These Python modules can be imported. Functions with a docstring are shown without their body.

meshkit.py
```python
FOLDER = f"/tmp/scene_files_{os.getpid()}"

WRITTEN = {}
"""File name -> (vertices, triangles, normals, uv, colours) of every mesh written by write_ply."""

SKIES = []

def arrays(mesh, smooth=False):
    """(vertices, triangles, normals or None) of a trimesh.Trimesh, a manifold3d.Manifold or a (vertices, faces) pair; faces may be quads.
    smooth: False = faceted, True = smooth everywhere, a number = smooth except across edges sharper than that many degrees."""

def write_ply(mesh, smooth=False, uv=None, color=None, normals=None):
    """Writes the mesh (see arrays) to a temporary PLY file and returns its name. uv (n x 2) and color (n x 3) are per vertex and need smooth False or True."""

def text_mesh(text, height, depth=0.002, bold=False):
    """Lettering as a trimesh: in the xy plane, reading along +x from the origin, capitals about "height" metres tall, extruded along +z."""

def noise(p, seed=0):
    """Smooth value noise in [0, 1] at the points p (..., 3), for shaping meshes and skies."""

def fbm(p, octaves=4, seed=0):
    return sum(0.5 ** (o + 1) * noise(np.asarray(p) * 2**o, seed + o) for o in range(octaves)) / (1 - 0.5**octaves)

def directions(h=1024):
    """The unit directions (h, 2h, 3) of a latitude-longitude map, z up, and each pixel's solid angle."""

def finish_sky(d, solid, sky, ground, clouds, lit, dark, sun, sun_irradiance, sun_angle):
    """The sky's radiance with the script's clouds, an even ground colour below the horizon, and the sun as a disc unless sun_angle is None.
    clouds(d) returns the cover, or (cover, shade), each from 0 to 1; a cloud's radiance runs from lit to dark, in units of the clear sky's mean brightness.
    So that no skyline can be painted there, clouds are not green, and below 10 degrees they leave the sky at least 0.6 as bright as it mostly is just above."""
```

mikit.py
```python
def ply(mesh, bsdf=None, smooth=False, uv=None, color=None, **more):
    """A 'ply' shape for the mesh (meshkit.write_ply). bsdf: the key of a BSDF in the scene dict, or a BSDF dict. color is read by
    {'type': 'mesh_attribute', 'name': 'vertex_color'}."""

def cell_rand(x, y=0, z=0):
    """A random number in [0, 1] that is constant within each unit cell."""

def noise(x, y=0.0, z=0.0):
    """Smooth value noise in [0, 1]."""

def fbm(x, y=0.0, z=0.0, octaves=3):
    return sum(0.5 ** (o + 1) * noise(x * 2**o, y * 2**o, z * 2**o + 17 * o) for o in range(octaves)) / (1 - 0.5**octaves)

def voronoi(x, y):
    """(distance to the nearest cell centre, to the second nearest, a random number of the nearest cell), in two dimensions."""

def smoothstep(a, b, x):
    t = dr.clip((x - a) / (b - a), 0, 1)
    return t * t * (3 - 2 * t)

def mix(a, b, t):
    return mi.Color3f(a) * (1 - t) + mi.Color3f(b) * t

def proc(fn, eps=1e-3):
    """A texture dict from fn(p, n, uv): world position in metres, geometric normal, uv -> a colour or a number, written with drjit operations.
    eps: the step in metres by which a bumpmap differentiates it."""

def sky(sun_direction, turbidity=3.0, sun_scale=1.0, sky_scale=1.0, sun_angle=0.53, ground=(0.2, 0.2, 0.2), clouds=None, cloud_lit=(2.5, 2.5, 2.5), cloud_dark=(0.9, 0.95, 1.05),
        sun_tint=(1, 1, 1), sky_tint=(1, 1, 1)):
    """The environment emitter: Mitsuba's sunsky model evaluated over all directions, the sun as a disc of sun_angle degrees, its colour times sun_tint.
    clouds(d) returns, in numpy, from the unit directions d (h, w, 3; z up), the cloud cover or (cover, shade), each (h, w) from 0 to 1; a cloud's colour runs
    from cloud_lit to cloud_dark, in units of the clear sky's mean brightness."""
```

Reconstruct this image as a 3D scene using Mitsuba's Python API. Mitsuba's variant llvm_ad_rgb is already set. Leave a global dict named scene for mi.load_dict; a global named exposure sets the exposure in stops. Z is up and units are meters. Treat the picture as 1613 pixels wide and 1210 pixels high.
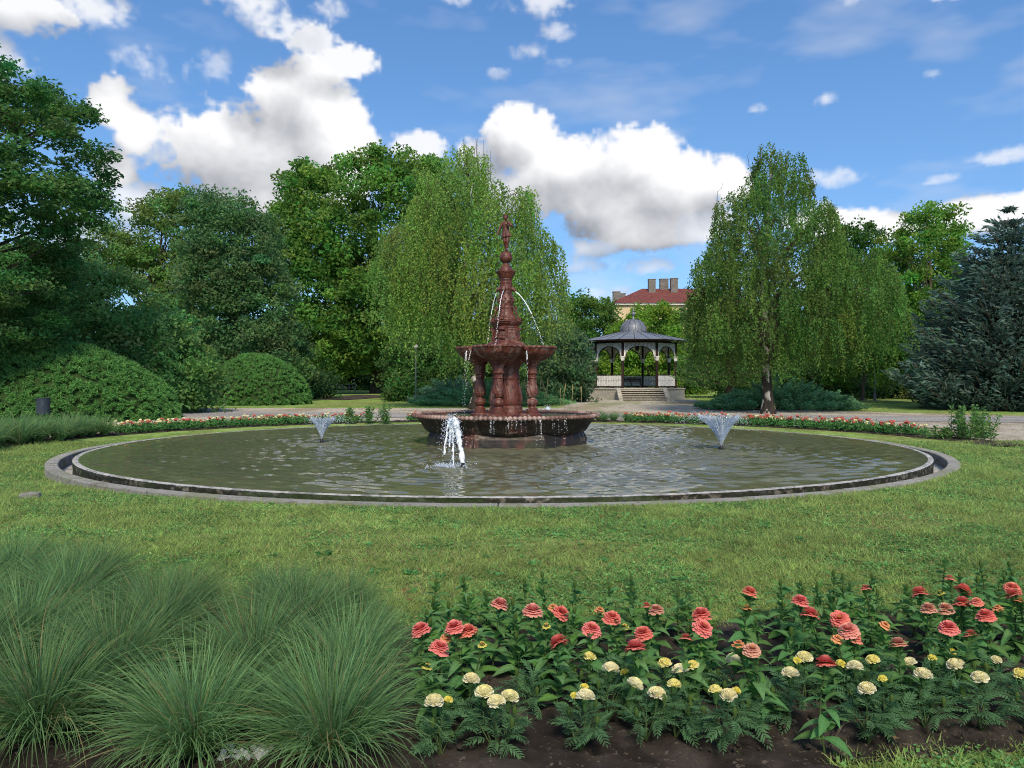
import math, numpy as np, trimesh, manifold3d as m3, drjit as dr, mitsuba as mi, mikit, meshkit
from shapely.geometry import Polygon, Point, box as sbox
import shapely
T = mi.ScalarTransform4f
scene, labels, count = {}, {}, {}
# ---------------------------------------------------------------- camera, sky, sun, exposure
F, CX, HY, EYE = 1211.0, 806.5, 605.0, 1.5          # focal length and centre of the 1613 x 1210 photograph, eye height
scene['camera'] = {'type': 'perspective', 'fov': math.degrees(2 * math.atan(CX / F)), 'fov_axis': 'x', 'near_clip': 0.05, 'far_clip': 4000.0,
                   'to_world': T().look_at(origin=[0, 0, EYE], target=[0, 10, EYE], up=[0, 0, 1])}
# clouds: (azimuth, elevation, half width, half height, strength) in degrees, azimuth clockwise from the view axis
CLOUDS = [(-18.5, 15.9, 7.0, 3.3, 1.3), (-14.6, 19.6, 2.8, 3.0, 1.3), (-13.2, 17.0, 3.0, 3.3, 1.3), (-16.8, 19.6, 2.4, 2.0, 1.1), (-17.8, 13.0, 4.2, 1.5, 1.0), (-21.6, 15.4, 3.2, 1.8, 1.0),
 (-23.6, 15.4, 2.4, 1.2, .8), (-12.4, 14.4, 2.0, 2.0, 1.0), (-27.4, 17.8, 1.6, 1.8, 1.1), (-26.0, 16.4, 1.5, 1.5, 1.1), (-27.3, 13.9, 1.4, 1.2, 1.0), (-26.0, 12.0, 3.0, 1.4, .8), (-28.6, 9.6, 3.0, 1.6, .7),
 (-32.5, 22.6, 4.0, 1.6, .95), (-29.0, 23.4, 2.8, 1.3, .85), (-34.5, 19.6, 3.0, 2.0, .8), (-25.0, 20.6, 2.9, 1.1, .55), (-21.0, 21.2, 1.2, 1.2, .5), (-20.0, 25.6, 2.6, 1.0, .7), (-16.8, 24.0, 2.6, 1.0, .85),
 (-14.8, 23.4, 2.2, 1.1, .9), (-18.4, 25.0, 2.6, 1.2, .85), (-12.4, 22.4, 2.4, 1.1, .95), (-13.2, 25.4, 1.6, .9, .6), (-23.0, 26.5, 3.5, 1.2, .7), (-4.2, 27.3, 1.5, 1.2, .8), (2.5, 26.6, 2.2, 1.3, .75), (3.2, 24.6, 1.5, .6, .6), (1.0, 23.4, 1.8, .6, .6), (-1.0, 22.0, .9, .5, .5), (8.2, 27.6, 2.2, .8, .7), (-.5, 26.0, 1.2, .6, .5),
 (.8, 18.2, 2.5, 2.0, 1.3), (.0, 17.6, 2.0, 2.2, 1.3), (-2.4, 16.3, 1.8, 1.4, .9), (4.2, 15.8, 3.4, 2.0, 1.3), (8.8, 15.8, 4.0, 2.6, 1.3), (12.4, 14.0, 3.8, 2.5, 1.3), (15.8, 14.3, 1.6, 1.6, 1.2),
 (7.2, 13.4, 3.6, 2.0, 1.2), (9.2, 11.4, 4.4, 1.5, 1.0), (13.5, 11.4, 2.6, 1.4, .9), (5.8, 10.0, 2.2, .7, .8), (1.8, 14.3, 3.0, 2.0, 1.0), (-6.9, 17.1, 2.0, 1.0, .9), (-1.6, 14.0, 2.5, 2.0, .9),
 (22.0, 11.2, 2.4, 1.2, 1.0), (23.8, 10.8, 2.3, 1.1, 1.0), (26.4, 10.3, 1.6, .9, 1.0), (31.8, 10.7, 3.2, 1.3, 1.1), (34.5, 11.0, 2.0, 1.3, 1.0), (22.6, 13.9, 2.2, .7, .65), (10.0, 8.6, 2.2, .6, .6),
 (5.0, 8.7, 1.6, .6, .6), (7.4, 6.6, 2.2, .6, .6), (31.2, 24.4, 3.3, 1.1, .95), (26.5, 25.6, 1.6, .7, .7), (24.0, 24.6, .9, .5, .5), (22.3, 18.9, .9, .5, .65), (17.6, 18.8, .7, .3, .5), (32.5, 14.0, 2.4, .45, .65),
 (29.3, 13.1, 1.5, .35, .55), (3.5, 22.6, 1.0, .35, .4), (28.6, 19.5, .5, .25, .4)]


def blobs(az, el):
    "(height, opacity) of the smooth cloud bodies"
    h, o = np.full(az.shape, -9.0), np.zeros(az.shape)
    for a, e, ra, re, s in CLOUDS:
        q = min(s, 1.15) * (1.0 - ((az - a) / (ra * 1.10)) ** 2 - ((el - e) / (re * 1.10)) ** 2) + .04
        o = np.where(q > h, np.clip((s - .25) * 1.35, .25, 1), o)
        h = np.maximum(h, q) + 0.12 * np.exp(-np.abs(h - q) * 4)
    return h, o


def billow(az, el, fine=True):
    p = np.stack([az, el * 1.25, np.zeros_like(az)], -1)
    n = .75 * (meshkit.fbm(p * 0.26 + 3.1, 2, 5) - .5) + .95 * (.20 - 2.2 * np.abs(meshkit.fbm(p * 0.75 + 9.7, 4, 7) - .5))
    return n + (.60 * (meshkit.fbm(p * 2.3, 3, 11) - .5) if fine else 0)


def clouds(d):
    az, el = np.degrees(np.arctan2(d[..., 0], d[..., 1])), np.degrees(np.arcsin(d[..., 2]))
    cover, shade = np.zeros(az.shape), np.full(az.shape, .35)
    # the sky outside the view goes on with scattered clouds of the same kind
    q = d / np.maximum(d[..., 2:], .08)
    f = meshkit.fbm(q * .9 + 11.3, 5, 21)
    cover[:] = np.clip((f - .52) / .13, 0, 1) ** 1.5 * .9
    shade[:] = np.clip((f - .6) * 4, 0, .8)
    m = (np.abs(az) < 44) & (el < 33)
    a, e = az[m], el[m]
    b, o = blobs(a, e)
    h = b + billow(a, e)
    cv = np.clip((h - .02) / np.where(o > .85, .50, .85), 0, 1)
    cv = cv * cv * (3 - 2 * cv) * (.25 + .75 * o)
    big = blobs(a + 1.7, e + 2.0)[0] - b                 # turned away from the sun, which stands high behind the right shoulder
    mid = billow(a + .9, e + 1.1, False) - billow(a, e, False)
    sh = .36 + .72 * np.clip(big, -1.6, 1.6) + .26 * mid + .16 * (b - .5)
    veil = .30 * np.clip((meshkit.fbm(np.stack([a * .10 + e * .05, e * .34, 0 * a], -1) + 5.5, 5, 33) - .50) / .22, 0, 1)
    sh = np.where(cv < veil, .25, sh); cv = np.maximum(cv, veil)
    w = np.clip((44 - np.abs(a)) / 6, 0, 1) * np.clip((33 - e) / 3, 0, 1)
    cover[m] = cover[m] * (1 - w) + cv * w
    shade[m] = shade[m] * (1 - w) + np.clip(sh, 0, 1) * w
    return cover, shade


SUN = np.array([.08, -.76, .64])
scene['sky'] = mikit.sky(SUN.tolist(), turbidity=2.6, sun_scale=.56, sky_scale=1.0, sun_angle=13.0, clouds=clouds, cloud_lit=(2.75, 2.75, 2.78), cloud_dark=(.74, .80, .94),
                         sun_tint=(.90, .95, 1.02), sky_tint=(.655, .81, 1.02), ground=(.08, .12, .05))
exposure = 2.42


# ---------------------------------------------------------------- helpers
def rise(y): return .006 * np.clip(np.asarray(y, float) - 45, 0, 95)      # the park rises gently beyond the drive


def G(px, py):
    "the point of the ground that the photograph shows at this pixel"
    d = EYE * F / (py - HY)
    if d > 45: d = F * (EYE + .27) / (py - HY + .006 * F)
    return np.array([(px - CX) / F * d, d, float(rise(d))])


def A(px, py, d): return np.array([(px - CX) / F * d, d, EYE - (py - HY) / F * d])


def numbered(k):
    n = count.get(k, 0); count[k] = n + 1
    return k if n == 0 else f'{k}_{n:03d}'


def put(name, mesh, mat, parent=None, smooth=False, color=None, to_world=None, label=None, kind=None):
    key = numbered(name if parent is None else f'{parent}__{name}')
    if isinstance(mesh, dict): d = dict(mesh)
    else: d = mikit.ply(mesh, mat, smooth=smooth, color=color)
    if to_world is not None: d['to_world'] = T(to_world) if isinstance(to_world, np.ndarray) else to_world
    scene[key] = d
    if label or kind:
        labels[key] = {}
        if label: labels[key]['label'] = label
        if kind: labels[key]['kind'] = kind
    return key


def source(kind, mesh, mat, smooth=False, color=None):
    "one mesh that many copies share"
    key = numbered(f'source_{kind}')
    scene[key] = {'type': 'shapegroup', kind: mikit.ply(mesh, mat, smooth=smooth, color=color)}
    return {'type': 'instance', 'source': {'type': 'ref', 'id': key}}


def thing(name, label, cat, group=None, mesh=None, mat=None, **k):
    key = put(name, mesh, mat, **k) if mesh is not None else numbered(name)
    labels[key] = {'label': label, 'category': cat, 'kind': 'thing'}
    if group: labels[key]['group'] = group
    return key


def structure(name, mesh, mat, label=None, kind='structure', **k):
    key = put(name, mesh, mat, **k)
    labels[key] = {'kind': kind}
    if label: labels[key]['label'] = label
    return key


def cat(ms):
    "join (V, F[, C]) tuples or trimeshes"
    V, Fs, C, n = [], [], [], 0
    for m in ms:
        v, f = (m.vertices, m.faces) if hasattr(m, 'vertices') else m[:2]
        V.append(np.asarray(v, float)); Fs.append(np.asarray(f) + n); n += len(v)
        if isinstance(m, tuple) and len(m) > 2: C.append(m[2])
    return (np.vstack(V), np.vstack(Fs)) + ((np.vstack(C),) if C else ())


def solid(ms):
    V, Fs = cat(ms)[:2]
    return trimesh.Trimesh(V, Fs, process=False)


def grid_faces(m, n, wrap=True):
    i, j = np.meshgrid(np.arange(m - 1), np.arange(n if wrap else n - 1), indexing='ij')
    k = (j + 1) % n
    q = np.stack([i * n + j, i * n + k, (i + 1) * n + k, (i + 1) * n + j], -1).reshape(-1, 4)
    return np.vstack([q[:, [0, 1, 2]], q[:, [0, 2, 3]]])


def lathe(prof, n=40, c=(0, 0, 0), mod=None, rot=0.0):
    "a turned shape: prof = (radius, height) from bottom to top; mod(angle, height, radius) scales the radius"
    p = np.asarray(prof, float)
    th = np.arange(n) * 2 * np.pi / n
    r, z, t = np.repeat(p[:, :1], n, 1), np.repeat(p[:, 1:], n, 1), np.repeat(th[None], len(p), 0)
    if mod is not None: r = r * mod(t, z, r)
    V = np.stack([r * np.sin(t + rot) + c[0], -r * np.cos(t + rot) + c[1], z + c[2]], -1).reshape(-1, 3)
    return V, grid_faces(len(p), n)


def fine(prof, step):
    p = np.asarray(prof, float); out = [p[0]]
    for a, b in zip(p[:-1], p[1:]):
        k = max(1, int(np.ceil(np.linalg.norm(b - a) / step)))
        out += [a + (b - a) * (i + 1) / k for i in range(k)]
    return np.array(out)


def tube(p, r, n=6):
    p = np.asarray(p, float); r = np.broadcast_to(r, (len(p),))
    t = np.gradient(p, axis=0); t /= np.linalg.norm(t, axis=1, keepdims=True) + 1e-12
    a = np.cross(t, np.where(np.abs(t[:, 2:]) < .9, [0, 0, 1.0], [1.0, 0, 0])); a /= np.linalg.norm(a, axis=1, keepdims=True) + 1e-12
    b, g = np.cross(t, a), np.arange(n) * 2 * np.pi / n
    V = p[:, None] + r[:, None, None] * (np.cos(g)[None, :, None] * a[:, None] + np.sin(g)[None, :, None] * b[:, None])
    f = grid_faces(len(p), n)
    k = len(p) * n
    V = np.vstack([V.reshape(-1, 3), p[:1], p[-1:]])
    j = np.arange(n); q = (j + 1) % n
    caps = np.vstack([np.stack([j * 0 + k, q, j], 1), np.stack([j * 0 + k + 1, k - n + j, k - n + q], 1)])
    return V, np.vstack([f, caps])


def cbox(x0, x1, y0, y1, z0, z1, c=.01):
    "a box with chamfered edges"
    s = np.array([[x0, x1], [y0, y1], [z0, z1]], float)
    c = min(c, *(abs(s[:, 1] - s[:, 0]) * .45)); P = []
    for i in (0, 1):
        for j in (0, 1):
            for k in (0, 1):
                for a in range(3):
                    q = np.array([s[0, i], s[1, j], s[2, k]]); o = np.array([c - 2 * c * i, c - 2 * c * j, c - 2 * c * k]); o[a] = 0
                    P.append(q + o)
    h = m3.Manifold.hull_points(np.array(P)).to_mesh()
    return h.vert_properties[:, :3].astype(float), h.tri_verts.astype(int)


def turn(m, ang, c=(0, 0)):
    "rotate (V, F) about the vertical through c"
    V = np.array(m[0], float); s, k = math.sin(ang), math.cos(ang)
    x, y = V[:, 0].copy(), V[:, 1].copy()
    V[:, 0], V[:, 1] = c[0] + k * x - s * y, c[1] + s * x + k * y
    return (V,) + tuple(m[1:])


def shift(m, d): return (np.asarray(m[0]) + np.asarray(d, float),) + tuple(m[1:])


def ico(r, c, sub=2, s=(1, 1, 1)):
    m = trimesh.creation.icosphere(sub, 1.0)
    return m.vertices * r * np.asarray(s) + np.asarray(c), m.faces


def unit(v): return v / (np.linalg.norm(v, axis=-1, keepdims=True) + 1e-12)


LEAF = np.array([2.18, 2.42, 2.34])      # vertex colours of leaves hold what they reflect and what they let through, together


def cards(c, L, W, R, col, jit=.22, up=.6, axis=None, fold=.25):
    "leaf faces at the points c: four-cornered leaves of length L and width W, two triangles each"
    n = len(c)
    nrm = unit(R.normal(size=(n, 3)) + [0, 0, up])
    ax = R.normal(size=(n, 3)) if axis is None else axis + .35 * R.normal(size=(n, 3))
    ax = unit(ax - nrm * (ax * nrm).sum(1, keepdims=True)) if axis is None else unit(ax)
    sd = unit(np.cross(nrm, ax))
    L = np.broadcast_to(L, (n,)) * R.uniform(.7, 1.25, n); W = np.broadcast_to(W, (n,)) * R.uniform(.7, 1.25, n)
    a, b, up_ = ax * L[:, None] / 2, sd * W[:, None] / 2, np.cross(ax, sd) * (W * fold)[:, None]
    V = np.stack([c - a, c + b + up_, c + a, c - b + up_], 1).reshape(-1, 3)
    k = np.arange(n)[:, None] * 4
    Fs = np.vstack([k + [0, 1, 2], k + [0, 2, 3]])
    col = LEAF * np.broadcast_to(col, (n, 3)) * R.uniform(1 - jit, 1 + jit, (n, 1)) * (1 + .12 * R.normal(size=(n, 3)) * [1, .3, .6])
    return V, Fs, np.repeat(np.clip(col, .004, 1), 4, 0)


def in_outline(poly, n, d, thick, R, shell=.5):
    "n points within a crown: its outline (metres, at distance d) and a rounded thickness"
    P = Polygon(poly).buffer(0)
    x0, y0, x1, y1 = P.bounds
    out = np.zeros((0, 2))
    while len(out) < n:
        q = np.stack([R.uniform(x0, x1, 2 * n), R.uniform(y0, y1, 2 * n)], 1)
        out = np.vstack([out, q[shapely.contains_xy(P, q[:, 0], q[:, 1])]])
    q = out[:n]
    dist = shapely.distance(P.boundary, shapely.points(q))
    m = max(dist.max(), 1e-6)
    t = thick * np.sqrt(np.clip(1 - (1 - np.minimum(dist / (.8 * m), 1)) ** 2, .02, 1))
    u = R.uniform(-1, 1, n); u = np.sign(u) * np.abs(u) ** shell
    return np.stack([q[:, 0], d + u * t, q[:, 1]], 1)


def outline_m(px, d): return [((x - CX) / F * d, EYE - (y - HY) / F * d) for x, y in px]


# ---------------------------------------------------------------- materials
def rgb(*c): return {'type': 'rgb', 'value': list(c)}
VC = {'type': 'mesh_attribute', 'name': 'vertex_color'}
def pr(color, rough=.7, spec=.3, **k):
    return {'type': 'twosided', 'bsdf': {'type': 'principled', 'base_color': color if isinstance(color, dict) else rgb(*color), 'roughness': rough, 'specular': spec, **k}}
def bump(b, fn, scale=1.0, eps=2e-3): return {'type': 'bumpmap', 'arbitrary': mikit.proc(fn, eps), 'scale': scale, 'bsdf': b['bsdf'] if b['type'] == 'twosided' else b}
def pbump(fnc, fnb, rough=.8, spec=.25, eps=2e-3):
    return {'type': 'twosided', 'b': {'type': 'bumpmap', 't': mikit.proc(fnb, eps), 'scale': 1.0, 'b': {'type': 'principled', 'base_color': mikit.proc(fnc) if callable(fnc) else fnc, 'roughness': rough, 'specular': spec}}}
N, FB, SS, MX = mikit.noise, mikit.fbm, mikit.smoothstep, mikit.mix

scene['m_leaf'] = {'type': 'principledthin', 'base_color': VC, 'roughness': .55, 'spec_trans': 0.0, 'diff_trans': 1.0, 'eta': 1.35}
scene['m_paint'] = pr(VC, .75, .25)
scene['m_petal'] = {'type': 'principledthin', 'base_color': VC, 'roughness': .7, 'spec_trans': 0.0, 'diff_trans': .5, 'eta': 1.3}


def lawn_col(p, n, uv):
    big, mid, small = FB(p.x * .35, p.y * .35, 2.0), FB(p.x * 1.6, p.y * 1.6, 5.0), FB(p.x * 14, p.y * 14, 1.0, 3)
    c = MX((.120, .195, .048), (.180, .265, .076), SS(.3, .7, mid))
    c = MX(c, (.150, .150, .055), SS(.52, .75, big) * .55)
    c = MX(c, (.13, .10, .055), SS(.60, .72, FB(p.x * .8 + 40, p.y * .8, 9.0)) * SS(.45, .6, small) * .7)
    return c * (.45 + 1.1 * small) * (.7 + .6 * FB(p.x * 5, p.y * 5, 3.0))
scene['m_lawn'] = pbump(lawn_col, lambda p, n, uv: .03 * FB(p.x * 30, p.y * 30, 0, 2) + .03 * N(p.x * 9, p.y * 9), .95, .1)


def soil_col(p, n, uv):
    a, b = FB(p.x * 6, p.y * 6, p.z * 6), FB(p.x * 60, p.y * 60, p.z * 60, 2)
    c = MX((.020, .0165, .014), (.055, .046, .039), SS(.3, .7, a))
    return MX(c, (.16, .13, .10), SS(.70, .80, b) * .6)
scene['m_soil'] = pbump(soil_col, lambda p, n, uv: .012 * FB(p.x * 45, p.y * 45, p.z * 45, 3), .95, .15)


def gravel_col(p, n, uv):
    a, b, c0 = FB(p.x * .5, p.y * .35, 3.0, 4), FB(p.x * 5, p.y * 2.5, 1.0), FB(p.x * 40, p.y * 40, 2.0, 2)
    c = MX((.235, .22, .185), (.33, .31, .27), a)
    c = MX(c, (.17, .14, .095), SS(.48, .68, a + .25 * b - .1) * .8)
    c = MX(c, (.10, .14, .05), SS(.58, .68, FB(p.x * .7 + 20, p.y * .3, 8.0)) * SS(46, 56, p.y) * .6)
    return c * (.7 + .6 * c0)
scene['m_gravel'] = pbump(gravel_col, lambda p, n, uv: .006 * N(p.x * 50, p.y * 50), .95, .15)


def asphalt_col(p, n, uv):
    a, b = FB(p.x * .4, p.y * 1.2, 0), FB(p.x * 50, p.y * 50, 0, 2)
    c = MX((.16, .16, .16), (.23, .225, .22), a) * (.8 + .4 * b)
    return MX(c, (.10, .095, .085), SS(.56, .66, FB(p.x * .15 + 7, p.y * 3, 1.0)) * .7)
scene['m_asphalt'] = pr(mikit.proc(asphalt_col), .85, .3)


def conc_col(p, n, uv):
    a, b, c0 = FB(p.x * 1.3, p.y * 1.3, p.z * 3), FB(p.x * 12, p.y * 12, p.z * 12), N(p.x * 3.3, p.y * 3.3, 4.0)
    c = MX((.15, .15, .142), (.25, .25, .24), a)
    c = MX(c, (.11, .105, .07), SS(.5, .75, b) * .75)
    return MX(c, (.13, .15, .07), SS(.62, .8, c0) * .5)
scene['m_concrete'] = pbump(conc_col, lambda p, n, uv: .006 * FB(p.x * 25, p.y * 25, p.z * 25), .85, .25)


def rim_col(p, n, uv):        # wet lip, top painted pale for reflected sky and lime; mossy, crumbling outer face
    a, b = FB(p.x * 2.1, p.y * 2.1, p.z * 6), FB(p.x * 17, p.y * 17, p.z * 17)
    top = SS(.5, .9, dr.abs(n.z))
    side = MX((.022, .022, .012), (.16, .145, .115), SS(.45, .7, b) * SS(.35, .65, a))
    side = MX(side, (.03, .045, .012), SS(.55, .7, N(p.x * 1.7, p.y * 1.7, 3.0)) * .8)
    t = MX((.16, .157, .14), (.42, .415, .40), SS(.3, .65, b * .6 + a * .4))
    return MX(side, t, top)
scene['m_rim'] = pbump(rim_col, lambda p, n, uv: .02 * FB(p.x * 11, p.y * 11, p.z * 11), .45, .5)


def terra_col(p, n, uv):      # red cast stone, wet and streaked with lime
    a, b = FB(p.x * 4, p.y * 4, p.z * 2.2), FB(p.x * 26, p.y * 26, p.z * 12)
    c = MX((.082, .021, .0135), (.142, .040, .025), a)
    c = MX(c, (.035, .011, .009), SS(.45, .7, b) * .8)
    w = SS(.46, .66, FB(p.x * 7 + 3, p.y * 7, p.z * 1.6 + 5)) * SS(.35, .62, b) * (1 - SS(3.8, 4.1, p.z) * .8)
    return MX(c, (.26, .17, .14), w * .55)
scene['m_terracotta'] = pbump(terra_col, lambda p, n, uv: .010 * FB(p.x * 22, p.y * 22, p.z * 22), .5, .5)


def bowl_col(p, n, uv):       # the lower bowl: the same stone, blackened and mossy where water runs over
    a, b = FB(p.x * 5, p.y * 5, p.z * 1.2), FB(p.x * 30, p.y * 30, p.z * 10)
    c = MX((.016, .012, .009), (.095, .034, .024), SS(.50, .80, a))
    c = MX(c, (.27, .20, .16), SS(.52, .72, b) * SS(.5, .7, FB(p.x * 2.4, p.y * 2.4, 3.0)) * .8)
    return MX(c, (.022, .028, .010), SS(.45, .7, N(p.x * 2.2, p.y * 2.2, p.z * 3.0)) * (1 - SS(.25, .6, p.z)) * .9)
scene['m_bowl'] = pbump(bowl_col, lambda p, n, uv: .016 * FB(p.x * 18, p.y * 18, p.z * 9), .5, .5)


def bead_col(p, n, uv):
    a = FB(p.x * 6, p.y * 6, p.z * 6)
    c = MX((.16, .085, .068), (.36, .255, .22), SS(.35, .65, FB(p.x * 1.8, p.y * 1.8, 1.0)))
    return MX(c, (.045, .035, .022), SS(.55, .7, a) * .8)
scene['m_bead'] = pr(mikit.proc(bead_col), .55, .4)

R0, PX0, PY0 = 9.33, -.17, 19.1       # pool: radius of the lip and its centre


def water_col(p, n, uv):      # murky green water over a paler sloping edge
    r = dr.sqrt(dr.square(p.x - PX0) + dr.square(p.y - PY0))
    c = MX((.100, .106, .064), (.142, .146, .092), FB(p.x * .6, p.y * .6, 1.0))
    return MX(c, (.15, .155, .085), SS(8.35, 8.5, r) * .7)
scene['m_water'] = {'type': 'twosided', 'b': {'type': 'plastic', 'diffuse_reflectance': mikit.proc(water_col), 'int_ior': 1.33, 'nonlinear': False}}
scene['m_foam'] = pr((.86, .90, .94), .35, .5)
scene['m_sheet'] = {'type': 'thindielectric', 'int_ior': 1.33}
scene['m_drop'] = {'type': 'principledthin', 'base_color': rgb(.85, .9, .95), 'roughness': .2, 'spec_trans': .35, 'diff_trans': .9, 'eta': 1.33}


def birch_col(p, n, uv):
    a = FB(p.x * 5, p.y * 5, p.z * 2.2, 4)
    low = 1 - SS(1.5, 6.0, p.z)
    c = MX((.50, .47, .42), (.030, .026, .022), SS(.50 - .19 * low, .60 - .19 * low, a))
    return MX(c, (.055, .045, .035), SS(.4, .7, N(p.x * 9, p.y * 9, p.z * 1.3)) * .5)
scene['m_birch'] = pbump(birch_col, lambda p, n, uv: .03 * FB(p.x * 9, p.y * 9, p.z * 4), .85, .2)


def bark_col(p, n, uv):
    return MX((.045, .036, .026), (.12, .10, .075), FB(p.x * 8, p.y * 8, p.z * 1.2, 4))
scene['m_bark'] = pbump(bark_col, lambda p, n, uv: .03 * FB(p.x * 10, p.y * 10, p.z * 2), .9, .15)


def slate_col(p, n, uv):
    return MX((.12, .14, .175), (.19, .21, .25), FB(p.x * 3, p.y * 3, p.z * 3)) * (.85 + .3 * N(p.x * 30, p.y * 30, p.z * 30))
scene['m_slate'] = pr(mikit.proc(slate_col), .45, .5, metallic=.15)
scene['m_brown'] = pr((.030, .016, .013), .6, .3)
scene['m_white'] = pr(mikit.proc(lambda p, n, uv: MX((.60, .59, .56), (.80, .80, .78), FB(p.x * 5, p.y * 5, p.z * 3))), .6, .3)
scene['m_cream'] = pr(mikit.proc(lambda p, n, uv: MX((.55, .42, .25), (.66, .53, .34), FB(p.x * .4, p.y * .4, p.z * .4))), .85, .2)
scene['m_redroof'] = pr(mikit.proc(lambda p, n, uv: MX((.125, .042, .037), (.165, .056, .048), FB(p.x * .5, p.y * .5, p.z * 2)) * (.85 + .3 * N(p.x * 3, p.z * 6, 0))), .8, .2)
scene['m_brick'] = pr(mikit.proc(lambda p, n, uv: MX((.13, .12, .11), (.23, .21, .19), FB(p.x * 2, p.y * 2, p.z * 2))), .9, .2)
scene['m_dark'] = pr((.016, .017, .019), .5, .4)
scene['m_pane'] = pr((.03, .04, .05), .1, .6)
scene['m_bin'] = pr(mikit.proc(lambda p, n, uv: MX((.016, .025, .040), (.034, .047, .066), FB(p.x * 9, p.y * 9, p.z * 6))), .5, .4)
scene['m_yewcore'] = pr((.030, .060, .018), .9, .1)
scene['m_post'] = pr((.13, .13, .125), .6, .3)
scene['m_stone'] = pbump(lambda p, n, uv: MX((.30, .28, .24), (.46, .44, .39), FB(p.x * 1.3, p.y * 1.3, p.z * 3)) * (.75 + .5 * FB(p.x * 9, p.y * 9, p.z * 9)), lambda p, n, uv: .006 * FB(p.x * 25, p.y * 25, p.z * 25), .85, .25)
scene['m_grey'] = pr((.20, .20, .195), .55, .4)
scene['m_globe'] = pr((.62, .60, .52), .35, .5)
# ---------------------------------------------------------------- ground, drive, pool
def dent(x, y):     # the lawn sinks a little beside the kerb at the near left
    th = np.arctan2(x - PX0, PY0 - y)
    r = np.hypot(x - PX0, y - PY0)
    w = np.exp(-((th + .98) / .42) ** 2)
    return -.012 - .13 * w * np.clip(1 - (r - 9.8) / 2.2, 0, 1) ** 1.5


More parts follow.
